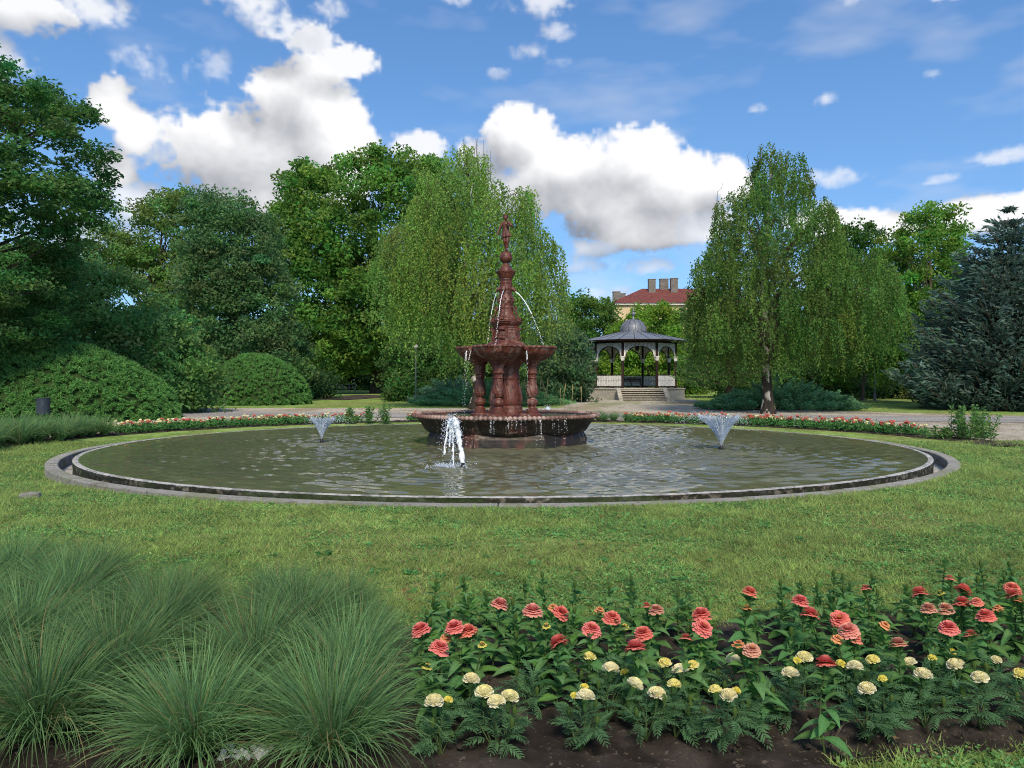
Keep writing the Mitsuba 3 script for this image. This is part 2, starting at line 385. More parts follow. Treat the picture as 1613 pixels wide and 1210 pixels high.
def flat(poly, dz, y0=-1e4, y1=1e4, size=None):
    "sheet(s) of a ground polygon, split where the ground's slope changes"
    P = poly if hasattr(poly, 'geoms') or isinstance(poly, Polygon) else Polygon(poly).buffer(0)
    out = []
    for a, b in ((-300, 45), (45, 140), (140, 3000)):
        q = P.intersection(sbox(-3000, a, 3000, b))
        for g in getattr(q, 'geoms', [q]):
            if g.geom_type == 'Polygon' and g.area > 1e-4:
                v, f = trimesh.creation.triangulate_polygon(g, engine='earcut')
                out.append((np.column_stack([v, rise(v[:, 1]) + dz]), f))
    V, Fs = cat(out)
    up = np.cross(V[Fs[:, 1]] - V[Fs[:, 0]], V[Fs[:, 2]] - V[Fs[:, 0]])[:, 2] < 0
    Fs[up] = Fs[up][:, ::-1]
    return V, Fs


def disc(r, n=240): return Polygon([(PX0 + r * math.sin(a), PY0 - r * math.cos(a)) for a in np.arange(n) * 2 * math.pi / n])


th = np.arange(240) * 2 * np.pi / 240
rr = np.r_[9.77, np.linspace(9.9, 12.0, 15)]
ring = np.stack([PX0 + rr[:, None] * np.sin(th), PY0 - rr[:, None] * np.cos(th)], -1)
rz = dent(ring[..., 0], ring[..., 1]) * np.clip((12.0 - rr) / 1.0, 0, 1)[:, None]
near_lawn = (np.concatenate([ring, rz[..., None]], -1).reshape(-1, 3), grid_faces(len(rr), 240))
structure('lawn', cat([near_lawn, flat(sbox(-1500, -120, 1500, 2500).difference(disc(12.0)), 0.0)]), 'm_lawn')

g = [G(*q)[:2] for q in ((1613, 655), (1400, 650), (1140, 641), (1105, 633), (1090, 628.5), (930, 627.5), (897, 629), (893, 637), (880, 642.5), (640, 643), (500, 643), (275, 643))]
gravel = Polygon([(-70, 24), (-70, 47), *[tuple(q) for q in g[::-1]], (70, 34), (70, 20), (20, 20)]).difference(disc(12.9))
structure('gravel_path', flat(gravel, .004), 'm_gravel')
road = Polygon([(-70, 48.6), (-14, 41.6), (19.3, 36.3), (70, 28.2), (70, 22.2), (16.1, 30.3), (-11.7, 34.9), (-70, 44)])
structure('asphalt_drive', flat(road.difference(disc(13.2)), .008), 'm_asphalt')
structure('drain_channel', flat([(-11.7, 35.05), (16.1, 30.45), (70, 22.35), (70, 22.25), (16.1, 30.33), (-11.7, 34.93)], .012), 'm_dark')
dirt = [G(*q)[:2] for q in ((497, 626.5), (530, 624.5), (570, 622.5), (612, 623.5), (590, 627), (545, 630), (500, 629.5))]
structure('bare_soil', flat(Polygon(dirt).buffer(.6), .02), 'm_soil')


def arc_band(r0, r1, a0, a1, step=.05, dz=.004, rough=.02, seed=1):
    "planted soil between two radii of the pool's centre, broken into clods; angles in degrees from the camera's side, clockwise from above"
    nr, na = max(2, int((r1 - r0) / step)), max(3, int(math.radians(abs(a1 - a0)) * (r0 + r1) / 2 / step))
    r, a = np.meshgrid(np.linspace(r0, r1, nr), np.radians(np.linspace(a0, a1, na)), indexing='ij')
    wob = .10 * (meshkit.fbm(np.stack([a * 40, r * 0, r * 0], -1), 3, seed) - .5)
    e = np.minimum(r - r0, r1 - r) / .25
    x, y = PX0 + (r + wob) * np.sin(a), PY0 - (r + wob) * np.cos(a)
    p = np.stack([x, y, x * 0], -1)
    z = dz + np.clip(e, 0, 1) * (.03 + rough * (meshkit.fbm(p * 9, 3, seed) - .35) + .5 * rough * (meshkit.fbm(p * 28, 2, seed + 4) - .5))
    return np.stack([x, y, z], -1).reshape(-1, 3), grid_faces(nr, na, False)[:, ::-1]


structure('bed_soil', cat([arc_band(14.3, 16.12, 4.9, 32, .036, .004, .07, 3), arc_band(14.3, 16.6, -32, 5, .036, .002, .07, 3)]), 'm_soil', smooth=True)
structure('ring_bed_soil', cat([arc_band(11.75, 12.85, 86, 274, .12, .006, .04, 5)]), 'm_soil', smooth=True)

# the pool: outer kerb, gutter, lip, murky water
pool = thing('garden_pool', 'large round concrete garden pool with a wet overflowing lip and an outer kerb', 'pool')
def ringmesh(prof, n=300, jit=0, seed=0):
    v, f = lathe(prof, n, (PX0, PY0, 0))
    if jit:
        w = meshkit.fbm(v * [2.3, 2.3, 9], 3, seed) - .5
        d = unit(v - [PX0, PY0, 0]) * [1, 1, 0]
        v = v + d * (w * jit)[:, None] + [0, 0, 1] * (w * jit * .35)[:, None]
    return v, f
for k in range(12):      # the kerb is cast in sections
    n = 26
    a = np.linspace(k * 30 + .06, (k + 1) * 30 - .06, n) * math.pi / 180
    prof = np.array([(9.565, -.20), (9.565, .010), (9.58, .022), (9.765, .020), (9.78, .008), (9.78, -.25)])
    lift = .004 * math.sin(k * 2.3)
    V = np.stack([PX0 + prof[:, :1] * np.sin(a), PY0 - prof[:, :1] * np.cos(a), np.repeat(prof[:, 1:] + lift, n, 1)], -1).reshape(-1, 3)
    Fq = grid_faces(len(prof), n, False)
    ends = [[0, 1, 2], [0, 2, 3], [0, 3, 4], [0, 4, 5]]
    Fs = np.vstack([Fq, np.array(ends) * n, np.array(ends)[:, ::-1] * n + n - 1])
    put('kerb', (V, Fs), 'm_concrete', pool, smooth=30)
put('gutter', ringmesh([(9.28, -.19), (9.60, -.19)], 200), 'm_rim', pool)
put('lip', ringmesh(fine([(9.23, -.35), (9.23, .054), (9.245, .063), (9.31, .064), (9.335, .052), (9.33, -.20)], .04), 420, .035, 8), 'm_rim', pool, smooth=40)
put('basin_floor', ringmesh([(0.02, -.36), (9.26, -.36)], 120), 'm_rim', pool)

FANL, FANR, JET, JETB = (-4.69, 18.95), (4.60, 16.9), (-.86, 13.35), (1.13, 24.4)
nr, na = 160, 600
r = 9.26 * np.linspace(.0, 1, nr) ** .92 + .01; a = np.arange(na) * 2 * np.pi / na
x, y = PX0 + r[:, None] * np.sin(a), PY0 - r[:, None] * np.cos(a)
h = np.zeros_like(x)
Rw = np.random.RandomState(4)
for (sx, sy), amp, lam, dec in ((FANL, .007, .30, 3.0), (FANR, .010, .34, 4.2), (JET, .009, .30, 3.0), (JETB, .008, .33, 3.0), ((PX0, PY0), .006, .36, 5.0)):
    d = np.hypot(x - sx, y - sy)
    w = meshkit.fbm(np.stack([x * .9, y * .9, x * 0 + sx], -1), 2, 3)
    h += amp * np.exp(-d / dec) * np.clip(d / .4, 0, 1) * np.sin(2 * np.pi * d / lam + 9 * w) * (.35 + 1.3 * w)
p = np.stack([x, y, x * 0], -1)
chop = .35 + 1.3 * np.exp(-((x - 3.2) ** 2 / 14 + (y - 13.5) ** 2 / 12)) + .5 * np.exp(-((x + 2.2) ** 2 / 7 + (y - 12.8) ** 2 / 5))
h += .0085 * chop * 2 * (meshkit.fbm(p * [1.5, 3.4, 1], 3, 9) - .5) + .0060 * (chop + .3) * 2 * (meshkit.noise(p * [3.2, 10.0, 1], 15) - .5)
for (sx, sy), rad, amp in ((FANR, 2.3, .020), (FANL, 1.5, .016), (JET, .75, .020)):      # pocked by the falling drops
    d = np.hypot(x - sx, (y - sy) * 1.0)
    h += amp * np.exp(-(d / rad) ** 4) * (meshkit.noise(p * 9.0, 31) - .5) * np.clip(d / .35, .2, 1)
h *= 2.1 * np.clip((9.25 - r[:, None]) / .25, 0, 1)
structure('pool_water', (np.stack([x, y, .058 + h], -1).reshape(-1, 3), grid_faces(nr, na)), 'm_water', smooth=True)

# ---------------------------------------------------------------- the fountain
FX, FY, TH0 = -.15, 19.1, math.radians(-15)
C0 = (FX, FY, 0)
ft = thing('fountain', 'red cast stone tiered fountain with beaded lower bowl and scalloped upper bowl', 'fountain')
oct_ = lambda k: (lambda t, z, r: np.cos(np.pi / k) / np.cos((t + np.pi / k) % (2 * np.pi / k) - np.pi / k))
put('plinth', lathe(fine([(2.09, -.34), (2.09, .02), (2.06, .05), (2.06, .24), (2.02, .30), (1.98, .36)], .08), 160, C0, oct_(8), math.radians(22.5) * 0 + .05), 'm_bowl', ft, smooth=25)
prof = fine([(1.90, .32), (1.96, .36), (1.99, .40), (2.02, .47), (2.08, .56), (2.15, .64), (2.22, .685), (2.25, .70), (2.26, .715)], .03)
flu = lambda t, z, r: 1 + .013 * np.abs(np.sin(t * 44)) ** .6 * np.clip((z - .36) / .08, 0, 1) * np.clip((.68 - z) / .06, 0, 1)
put('lower_bowl', lathe(prof, 528, C0, flu), 'm_bowl', ft, smooth=40)
put('bowl_rim', lathe([(2.235, .685), (2.262, .700), (2.262, .715), (2.24, .742), (2.17, .744), (2.13, .730), (2.11, .60), (1.9, .45), (.2, .42)], 200, C0), 'm_bowl', ft, smooth=35)
bead = source('bead', ico(.057, (0, 0, 0), 1, (1.0, 1, .95)), 'm_bead', True)
for k in range(132):
    a = k * 2 * math.pi / 132
    put('bead', bead, None, ft, to_world=T().translate([FX + 2.285 * math.sin(a), FY - 2.285 * math.cos(a), .742]))
wr, wa = np.linspace(.3, 2.13, 36), np.arange(160) * 2 * np.pi / 160
wx, wy = FX + wr[:, None] * np.sin(wa), FY - wr[:, None] * np.cos(wa)
wz = .705 + .022 * (meshkit.fbm(np.stack([wx * 5, wy * 5, wx * 0], -1), 3, 2) - .5)
structure('bowl_water', (np.stack([wx, wy, wz], -1).reshape(-1, 3), grid_faces(36, 160)), 'm_water', smooth=True)

fo = lambda t: TH0 + t
base = [(.98, .60), (.98, .755), (.95, .775), (.0, .78)]
put('pedestal_step', lathe(base, 160, C0, lambda t, z, r: .62 + .30 * np.abs(np.cos(2 * (t))) ** 1.6, TH0), 'm_terracotta', ft, smooth=30)
core = fine([(.43, .74), (.43, .84), (.40, .86), (.40, .93), (.37, .96), (.40, 1.02), (.405, 1.12), (.385, 1.28), (.345, 1.45), (.325, 1.60), (.34, 1.63), (.34, 1.67), (.325, 1.70), (.33, 1.88), (.36, 1.95), (.42, 2.02), (.46, 2.12), (.3, 2.2)], .03)
put('central_pier', lathe(core, 160, C0, lambda t, z, r: .74 + .34 * np.abs(np.sin(2 * t)) ** .55 + .012 * np.sin(40 * t + 22 * z) * np.clip((z - .98) / .05, 0, 1) * np.clip((1.6 - z) / .05, 0, 1), TH0), 'm_terracotta', ft, smooth=50)
colp = fine([(.155, .74), (.155, .815), (.135, .825), (.135, .90), (.10, .915), (.085, .95), (.12, 1.00), (.132, 1.05), (.12, 1.11), (.085, 1.14), (.075, 1.165), (.115, 1.20), (.143, 1.27), (.142, 1.34), (.125, 1.43), (.105, 1.55), (.098, 1.62), (.115, 1.635), (.115, 1.66), (.10, 1.675),
             (.105, 1.72), (.118, 1.75), (.14, 1.76), (.14, 1.785), (.115, 1.80), (.12, 1.90), (.13, 1.96), (.175, 2.00), (.20, 2.05), (.20, 2.09)], .014)
def leafy(t, z, r):
    sw = np.sin(9 * t + 26 * z) * ((z > 1.18) & (z < 1.60)) + np.abs(np.sin(5 * t)) * ((z > .955) & (z < 1.13)) * 1.6 + np.sin(8 * t) * np.sin(z * 80) * ((z > 1.80) & (z < 1.97))
    return 1 + .055 * sw
for k in range(4):
    a = TH0 + k * math.pi / 2
    put('colonnette', lathe(colp, 36, (FX + .67 * math.sin(a), FY - .67 * math.cos(a), 0), leafy), 'm_terracotta', ft, smooth=50)

nt = 384
t = np.arange(nt) * 2 * np.pi / nt
ph = (t + np.pi / 4) % (np.pi / 2) - np.pi / 4
def quatre(c, R, core):
    disc_ = R * R - (c * np.sin(ph)) ** 2
    return np.where(disc_ > 0, np.maximum(core, c * np.cos(ph) + np.sqrt(np.maximum(disc_, 0))), core)
rows = []
for u in np.r_[np.linspace(0, 1, 22)]:      # underside, from the colonnettes out to the rim
    c, R = .67 - .05 * u, .20 + .43 * u ** .8
    rad = quatre(c, R, .46 + .3 * u)
    fl = 1 + (.030 * np.sin(np.pi * min(u, .99)) ** .7) * np.abs(np.sin(ph * 14))
    rows.append((rad * fl, 2.05 + .26 * u ** 1.15 + .045 * (u > .75) * (u - .75) * 4))
cord = 1 + .010 * np.sin(ph * 72)
for dr_, z in ((.015, 2.365), (.035, 2.385), (.035, 2.405), (.012, 2.422), (-.03, 2.425), (-.06, 2.40), (-.12, 2.33), (-.40, 2.27), (-.55, 2.26)):
    rad = quatre(.62, .63, .7); rows.append(((rad + dr_) * (cord if dr_ > 0 else 1), z))
V = np.stack([np.stack([FX + q * np.sin(t + TH0), FY - q * np.cos(t + TH0), np.full(nt, z)], -1) for q, z in rows]).reshape(-1, 3)
put('upper_bowl', (V, grid_faces(len(rows), nt)), 'm_terracotta', ft, smooth=50)
for k in range(4):      # a spout in each notch between two scallops
    a = TH0 + math.pi / 4 + k * math.pi / 2
    d = np.array([math.sin(a), -math.cos(a), 0])
    q = np.array([[.80, 2.33], [.90, 2.35], [.98, 2.34], [1.03, 2.31]])
    put('notch_spout', tube([np.array([FX, FY, 0]) + d * r_ + [0, 0, z] for r_, z in q], [.055, .05, .045, .04], 8), 'm_terracotta', ft, smooth=40)

sq = lambda s: (lambda t, z, r: np.minimum(1 / np.maximum(np.abs(np.cos(t)), np.abs(np.sin(t))), s))      # square with cut corners, faces at 45 degrees to the scallops
QA = TH0 + math.pi / 4
put('spire_base', lathe(fine([(.40, 2.26), (.40, 2.44), (.385, 2.50), (.33, 2.545), (.30, 2.56)], .05), 120, C0, sq(1.22), QA), 'm_terracotta', ft, smooth=25)
put('pedestal', lathe(fine([(.27, 2.55), (.27, 2.60), (.245, 2.615), (.245, 2.88), (.26, 2.895), (.26, 2.92)], .04), 120, C0, sq(1.24), QA), 'm_terracotta', ft, smooth=25)
put('cornice', lathe([(.255, 2.91), (.275, 2.95), (.315, 2.99), (.325, 3.02), (.345, 3.03), (.345, 3.05), (.30, 3.06), (.2, 3.065)], 120, C0, sq(1.2), QA), 'm_terracotta', ft, smooth=25)
for k in range(4):
    a = QA + k * math.pi / 2
    o = lambda m: shift(turn(m, a), (FX, FY, 0))
    fr = [cbox(-.115, -.09, -.262, -.240, 2.63, 2.87, .004), cbox(.09, .115, -.262, -.240, 2.63, 2.87, .004), cbox(-.089, .089, -.262, -.240, 2.63, 2.655, .004), cbox(-.089, .089, -.262, -.240, 2.845, 2.87, .004),
          ico(1, (0, -.243, 2.75), 2, (.05, .018, .085)), ico(1, (0, -.250, 2.70), 1, (.022, .018, .03)), ico(1, (0, -.252, 2.79), 1, (.03, .015, .02))]
    put('panel', o(cat(fr)), 'm_terracotta', ft, smooth=40)
    b = TH0 + k * math.pi / 2
    s_ = np.linspace(0, 1, 40)
    def scroll(pts, w):
        "a ribbon scroll of width w along (out, up) points"
        pts = np.asarray(pts); d = np.gradient(pts, axis=0); d /= np.linalg.norm(d, axis=1, keepdims=True) + 1e-9
        nn = np.stack([-d[:, 1], d[:, 0]], 1) * .016
        P = np.stack([np.stack([x_ * np.ones(len(pts)), -(q[:, 0]), q[:, 1]], -1) for x_, q in ((-w, pts + nn), (w, pts + nn), (w, pts - nn), (-w, pts - nn))], 1)
        return P.reshape(-1, 3), grid_faces(len(pts), 4)
    def spiral(cx, cz, r0, r1, a0, a1, n=22):
        q = np.linspace(0, 1, n); an = a0 + (a1 - a0) * q; rad = r0 + (r1 - r0) * q
        return np.stack([cx + rad * np.cos(an), cz + rad * np.sin(an)], 1)
    big = np.vstack([spiral(.335, 2.64, .012, .052, 9.5, 1.6), [[.325, 2.72], [.315, 2.78]], spiral(.335, 2.845, .048, .010, 4.2, -4.5)])
    put('scroll', shift(turn(scroll(big, .065), b), (FX, FY, 0)), 'm_terracotta', ft, smooth=40)
    up = np.vstack([spiral(.35, 3.105, .010, .045, 9.5, 1.8), [[.30, 3.17], [.27, 3.24], [.245, 3.32]], spiral(.245, 3.385, .04, .010, 4.7, -2.5)])
    put('scroll', shift(turn(scroll(up, .035), b), (FX, FY, 0)), 'm_terracotta', ft, smooth=40)
    rs_ = .215
    put('spout', cat([tube([np.array([FX, FY, 0]) + np.array([math.sin(b), -math.cos(b), 0]) * r_ + [0, 0, z] for r_, z in ((.12, 3.84), (.17, 3.855), (.20, 3.845), (.225, 3.815), (.235, 3.79))], [.055, .06, .05, .035, .03], 10),
                      ico(.05, (FX + .18 * math.sin(b), FY - .18 * math.cos(b), 3.87), 1)]), 'm_terracotta', ft, smooth=50)
shaft = fine([(.27, 3.05), (.29, 3.08), (.27, 3.12), (.245, 3.15), (.22, 3.19), (.19, 3.27), (.178, 3.36), (.185, 3.39), (.175, 3.41), (.172, 3.44), (.19, 3.50), (.195, 3.58), (.185, 3.64), (.165, 3.67), (.158, 3.70), (.150, 3.78), (.155, 3.83), (.165, 3.85), (.15, 3.87), (.148, 3.99),
              (.158, 4.00), (.158, 4.02), (.148, 4.03), (.15, 4.07), (.16, 4.08), (.16, 4.10), (.152, 4.11), (.175, 4.16), (.21, 4.23), (.235, 4.27), (.245, 4.275), (.245, 4.295), (.16, 4.305)], .02)
put('shaft', lathe(shaft, 72, C0, lambda t, z, r: 1 + .05 * np.sin(8 * t) * np.sin((z - 3.42) * 30) * ((z > 3.44) & (z < 3.66)) + .06 * np.abs(np.sin(4 * t)) * ((z > 4.12) & (z < 4.27)), TH0), 'm_terracotta', ft, smooth=40)
for k in range(8):      # relief masks round the shaft's swelling
    a = TH0 + k * math.pi / 4
    put('rosette', cat([ico(.038, (FX + .188 * math.sin(a), FY - .188 * math.cos(a), 3.56), 1, (1, 1, 1.3)), ico(.022, (FX + .20 * math.sin(a + .18), FY - .20 * math.cos(a + .18), 3.62), 1)]), 'm_terracotta', ft, smooth=True)
ballp = [(.16, 4.30), (.165, 4.32), (.155, 4.36), (.12, 4.42), (.09, 4.44), (.075, 4.46), (.065, 4.49), (.075, 4.515), (.08, 4.52)] + [(.158 * math.sin(q), 4.645 - .158 * math.cos(q)) for q in np.linspace(.55, 3.1, 26)]
put('ball', lathe(ballp, 64, C0, lambda t, z, r: 1 + .035 * np.abs(np.sin(12 * t)) * ((z > 4.52) & (z < 4.635)), 0), 'm_terracotta', ft, smooth=45)

# the boy on top: one continuous figure, then the tunic and the hair
Z0, S = 4.795, .925
def J(x_, f_, z_): return np.array([FX + x_ * S, FY - f_ * S, Z0 + z_ * S])     # x to the picture's right, f towards us, z up, in statue heights
def bone(a, ra, b, rb):
    P = [trimesh.creation.icosphere(2, q * S).vertices + c for c, q in ((a, ra), (b, rb))]
    return m3.Manifold.hull_points(np.vstack(P))
def body(bones, edge=.011, it=12):
    m = m3.Manifold.batch_boolean([bone(*q) for q in bones], m3.OpType.Add).refine_to_length(edge).to_mesh()
    t_ = trimesh.Trimesh(m.vert_properties[:, :3], m.tri_verts, process=True)
    trimesh.smoothing.filter_taubin(t_, iterations=it)
    return t_
hipL, hipR = J(-.045, 0, .47), J(.050, 0, .48)
kneeL, kneeR = J(-.035, .02, .27), J(.035, .05, .26)
ankL, ankR = J(-.005, -.06, .065), J(.018, .02, .045)
shL, shR = J(-.085, 0, .765), J(.090, 0, .77)
elL, elR = J(-.165, .01, .62), J(.165, .02, .665)
wrL, wrR = J(-.215, .05, .505), J(.125, .13, .665)
bones = [(J(0, 0, .50), .075, J(0, .005, .60), .070), (J(0, .005, .60), .070, J(0, .01, .72), .082), (J(-.04, .005, .74), .055, J(.045, .005, .74), .055), (shL, .040, shR, .040), (J(0, 0, .77), .035, J(-.005, .01, .85), .032),
         (J(-.008, .015, .915), .062, J(-.008, .02, .885), .055), (J(-.008, .035, .865), .040, J(-.008, .03, .905), .05), (J(-.008, .078, .893), .010, J(-.008, .072, .915), .007), (J(-.075, .01, .90), .010, J(-.073, .01, .915), .010), (J(.058, .01, .90), .010, J(.058, .01, .915), .010),
         (hipL, .062, kneeL, .043), (hipR, .062, kneeR, .043), (kneeL, .043, J(-.02, -.035, .19), .040), (J(-.02, -.035, .19), .040, ankL, .024), (kneeR, .043, J(.026, .02, .18), .041), (J(.026, .02, .18), .041, ankR, .024),
         (ankR, .026, J(.02, .10, .020), .020), (ankR, .024, J(.018, -.01, .02), .022), (ankL, .024, J(-.012, .03, .018), .018), (ankL, .022, J(-.003, -.075, .045), .020),
         (shL, .038, elL, .028), (elL, .028, wrL, .019), (shR, .038, elR, .028), (elR, .028, wrR, .019), (wrL, .018, J(-.222, .065, .470), .020), (wrR, .018, J(.092, .145, .675), .020)]
for i, (dx, ln) in enumerate(((-.016, .034), (-.005, .040), (.006, .037), (.016, .028))):      # fingers: open below the lowered hand, curled round the bouquet on the other
    bones += [(J(-.224 + dx, .068, .458), .0068, J(-.228 + dx * 1.2, .078, .458 - ln * .6), .0062), (J(-.228 + dx * 1.2, .078, .458 - ln * .6), .0062, J(-.226 + dx * 1.2, .090, .458 - ln), .0052),
              (J(.082, .148, .680 + dx), .0068, J(.060, .160, .682 + dx), .0062), (J(.060, .160, .682 + dx), .0062, J(.052, .145, .682 + dx), .0052)]
bones += [(J(-.205, .07, .475), .007, J(-.192, .085, .455), .006), (J(.095, .150, .695), .007, J(.078, .165, .705), .006)]
bd = body(bones, .0125, 5)
statue = thing('boy_statue', 'red stone statue of a boy in a short tunic on top of the fountain', 'statue', None, bd, 'm_terracotta', smooth=True)
ns = 64
tt = np.arange(ns) * 2 * np.pi / ns
rows = []
for z, rx, ry, k, dx in ((.795, .060, .045, 0, 0), (.775, .092, .062, 0, 0), (.72, .098, .088, 0, 0), (.64, .086, .082, 0, 0), (.585, .080, .078, .02, 0), (.575, .090, .086, .05, 0), (.56, .088, .084, .05, 0), (.50, .102, .096, .07, .004), (.43, .118, .108, .09, .008), (.385, .126, .115, .10, .012), (.380, .118, .107, .10, .012), (.42, .09, .085, .05, .008)):
    w = 1 + k * np.sin(9 * tt + z * 4) * (1 + .5 * np.sin(2 * tt))
    rows.append(np.stack([FX + S * (dx + rx * w * np.sin(tt)), FY - S * (ry * w * np.cos(tt)), np.full(ns, Z0 + S * z) + S * .012 * np.sin(tt) * (z < .45)], -1))
put('tunic', (np.vstack(rows), grid_faces(len(rows), ns)), 'm_terracotta', statue, smooth=50)
hc = J(-.008, .002, .928)
hv, hf = ico(.070 * S, hc, 3, (1.0, 1.02, .86))
hv = hv + unit(hv - hc) * (.010 * (meshkit.noise((hv - hc) * 60, 3) - .3))[:, None]
put('hair', (hv[:], hf[(hv[hf].mean(1)[:, 1] > hc[1] - .030) | (hv[hf].mean(1)[:, 2] > hc[2] + .020)]), 'm_terracotta', statue, smooth=True)
Rb = np.random.RandomState(2)
put('posy', cat([ico(.024 * S, J(.070 + .03 * Rb.normal(), .165 + .02 * Rb.normal(), .70 + .025 * Rb.normal()), 1) for _ in range(9)]), 'm_terracotta', statue, smooth=True)

# ---------------------------------------------------------------- running water
Rj = np.random.RandomState(12)
def drops(P, r, R=Rj):
    m = trimesh.creation.icosphere(0, 1.0)
    P = np.asarray(P); r = np.broadcast_to(r, (len(P),)) * R.uniform(.6, 1.4, len(P))
    V = (m.vertices[None] * r[:, None, None] * [1, 1, 1.25] + P[:, None]).reshape(-1, 3)
    return V, (m.faces[None] + (np.arange(len(P)) * len(m.vertices))[:, None, None]).reshape(-1, 3)
def arc(p0, v, T_, n=40):
    t_ = np.linspace(0, T_, n)[:, None]
    return np.asarray(p0) + np.asarray(v) * t_ + np.array([0, 0, -4.905]) * t_ ** 2
names = ('front', 'right', 'rear', 'left')
for k in range(4):
    b = TH0 + k * math.pi / 2
    d = np.array([math.sin(b), -math.cos(b), 0])
    p = arc(np.array([FX, FY, 3.79]) + d * .235, d * (1.60, 1.66, 1.4, .58)[k] - [0, 0, 1.0], .43)
    R_ = np.linspace(.009, .006, 40) * (1.8 if k == 1 else 1.0)
    m = [tube(p[:24], R_[:24] * (1 - .3 * Rj.rand(24)), 6)]; m2 = []
    q = np.repeat(p[12:], 3, 0); m2.append(drops(q + Rj.normal(size=q.shape) * np.repeat(np.linspace(.003, .014, 28), 3)[:, None], .0065))
    put_lab = ('thick water jet from the right spout of the fountain shaft', 'thin water jet from the front spout of the fountain shaft', 'thin water jet from the left spout of the fountain shaft', 'thin water jet behind the fountain shaft')
    thing('spout_jet', {1: put_lab[0], 0: put_lab[1], 3: put_lab[2], 2: put_lab[3]}[k], 'water jet', 'jets from the fountain shaft')
    k_ = list(labels)[-1]; put('stream', cat(m), 'm_foam', k_, smooth=True); put('drops', cat(m2), 'm_foam', k_, kind='stuff')
for k, lab in ((0, 'water trickle from the right notch of the scalloped upper bowl'), (3, 'water trickle from the left notch of the scalloped upper bowl')):
    a = TH0 + math.pi / 4 + k * math.pi / 2
    d = np.array([math.sin(a), -math.cos(a), 0])
    m = []
    for j in range(3 if k == 3 else 2):
        p = arc(np.array([FX, FY, 2.30]) + d * 1.03 + Rj.normal(size=3) * [.03, .03, 0], d * (.10 + .12 * j), .56)
        m.append(tube(p[:16], np.linspace(.007, .004, 16), 5))
        q = p[8:]; m.append(drops(q + Rj.normal(size=q.shape) * .012, .0055))
    thing('notch_trickle', lab, 'water trickle', 'trickles from the upper bowl')
    put('drops', cat(m), 'm_foam', list(labels)[-1], kind='stuff')
m = []
for _ in range(20):
    a = Rj.uniform(-.15, .62)
    d = np.array([math.sin(a), -math.cos(a), 0])
    p = arc(np.array([FX, FY, .735]) + d * 2.30, d * Rj.uniform(.05, .35), Rj.uniform(.18, .36), 14)
    q = p[Rj.rand(14) > .25]
    m.append(drops(q + Rj.normal(size=q.shape) * .008, .0065))
thing('bowl_overflow', 'drips falling over the beaded front rim of the lower fountain bowl', 'water drips')
put('drops', cat(m), 'm_foam', list(labels)[-1], kind='stuff')


def fan(name, c, hgt, w, n, lab, drift, seed, sprayn):
    "a cone-shaped fan of many fine streams from one nozzle, breaking into drops at its brim"
    R = np.random.RandomState(seed)
    m, sp = [], []
    for i in range(n):
        a = R.uniform(0, 2 * math.pi)
        k = 1 + .035 * R.normal()
        vz = math.sqrt(2 * 9.81 * hgt) * (1 + .02 * R.normal())
        tt_ = vz / 9.81
        v = np.array([math.sin(a) * w / tt_ * k, -math.cos(a) * w / tt_ * k, vz])
        p = arc([c[0], c[1], .14], v, tt_ * 1.02, 12)
        p = p + np.array(drift + (0,)) * (np.linspace(0, 1, 12)[:, None] ** 2) * .25
        m.append(tube(p[:10], np.linspace(.0035, .0050, 10), 3))
        tl = tt_ * R.uniform(.85, 1.5, 2)[:, None]
        q = np.array([c[0], c[1], .14]) + v * tl + np.array([0, 0, -4.905]) * tl ** 2 + np.array(drift + (0,)) * (tl / tt_) ** 2 * .3
        sp.append(q + R.normal(size=q.shape) * .05)
    vz = math.sqrt(2 * 9.81 * hgt); tt_ = vz / 9.81
    aa = np.arange(72) * 2 * np.pi / 72
    sh_ = [arc([c[0], c[1], .14], [math.sin(a) * w / tt_, -math.cos(a) * w / tt_, vz * (1 + .02 * math.sin(5 * a))], tt_ * .86, 12) + np.array(drift + (0,)) * (np.linspace(0, 1, 12)[:, None] ** 2) * .2 for a in aa]
    V = np.stack(sh_, 1).reshape(-1, 3); sheet = (V, grid_faces(12, 72))
    q = np.vstack(sp)
    q2 = np.stack([c[0] + R.normal(0, w * 1.3, sprayn) + drift[0] * R.uniform(.2, 1.5, sprayn), c[1] + R.normal(0, w * 1.2, sprayn), .08 + np.abs(R.normal(hgt * .6, hgt * .45, sprayn))], 1)
    q = np.vstack([q, q2]); q = q[q[:, 2] > .07]
    key = thing(name, lab, 'fountain jet')
    put('fan_sheet', sheet, 'm_sheet', key, smooth=True)
    put('fan_streams', cat(m), 'm_drop', key, smooth=True, kind='stuff')
    put('spray', drops(q, .0055, R), 'm_drop', key, kind='stuff')
    put('nozzle', lathe([(.045, -.35), (.045, .09), (.05, .10), (.05, .12), (.03, .145), (.0, .15)], 16, (c[0], c[1], 0)), 'm_dark', key, smooth=40)
fan('water_fan', FANL, .52, .36, 200, 'small clear water fan rising from the pool left of the fountain', (.25, 0), 5, 30)
fan('water_fan', FANR, .66, .52, 260, 'large windblown water fan rising from the pool right of the fountain', (-.35, 0), 6, 110)


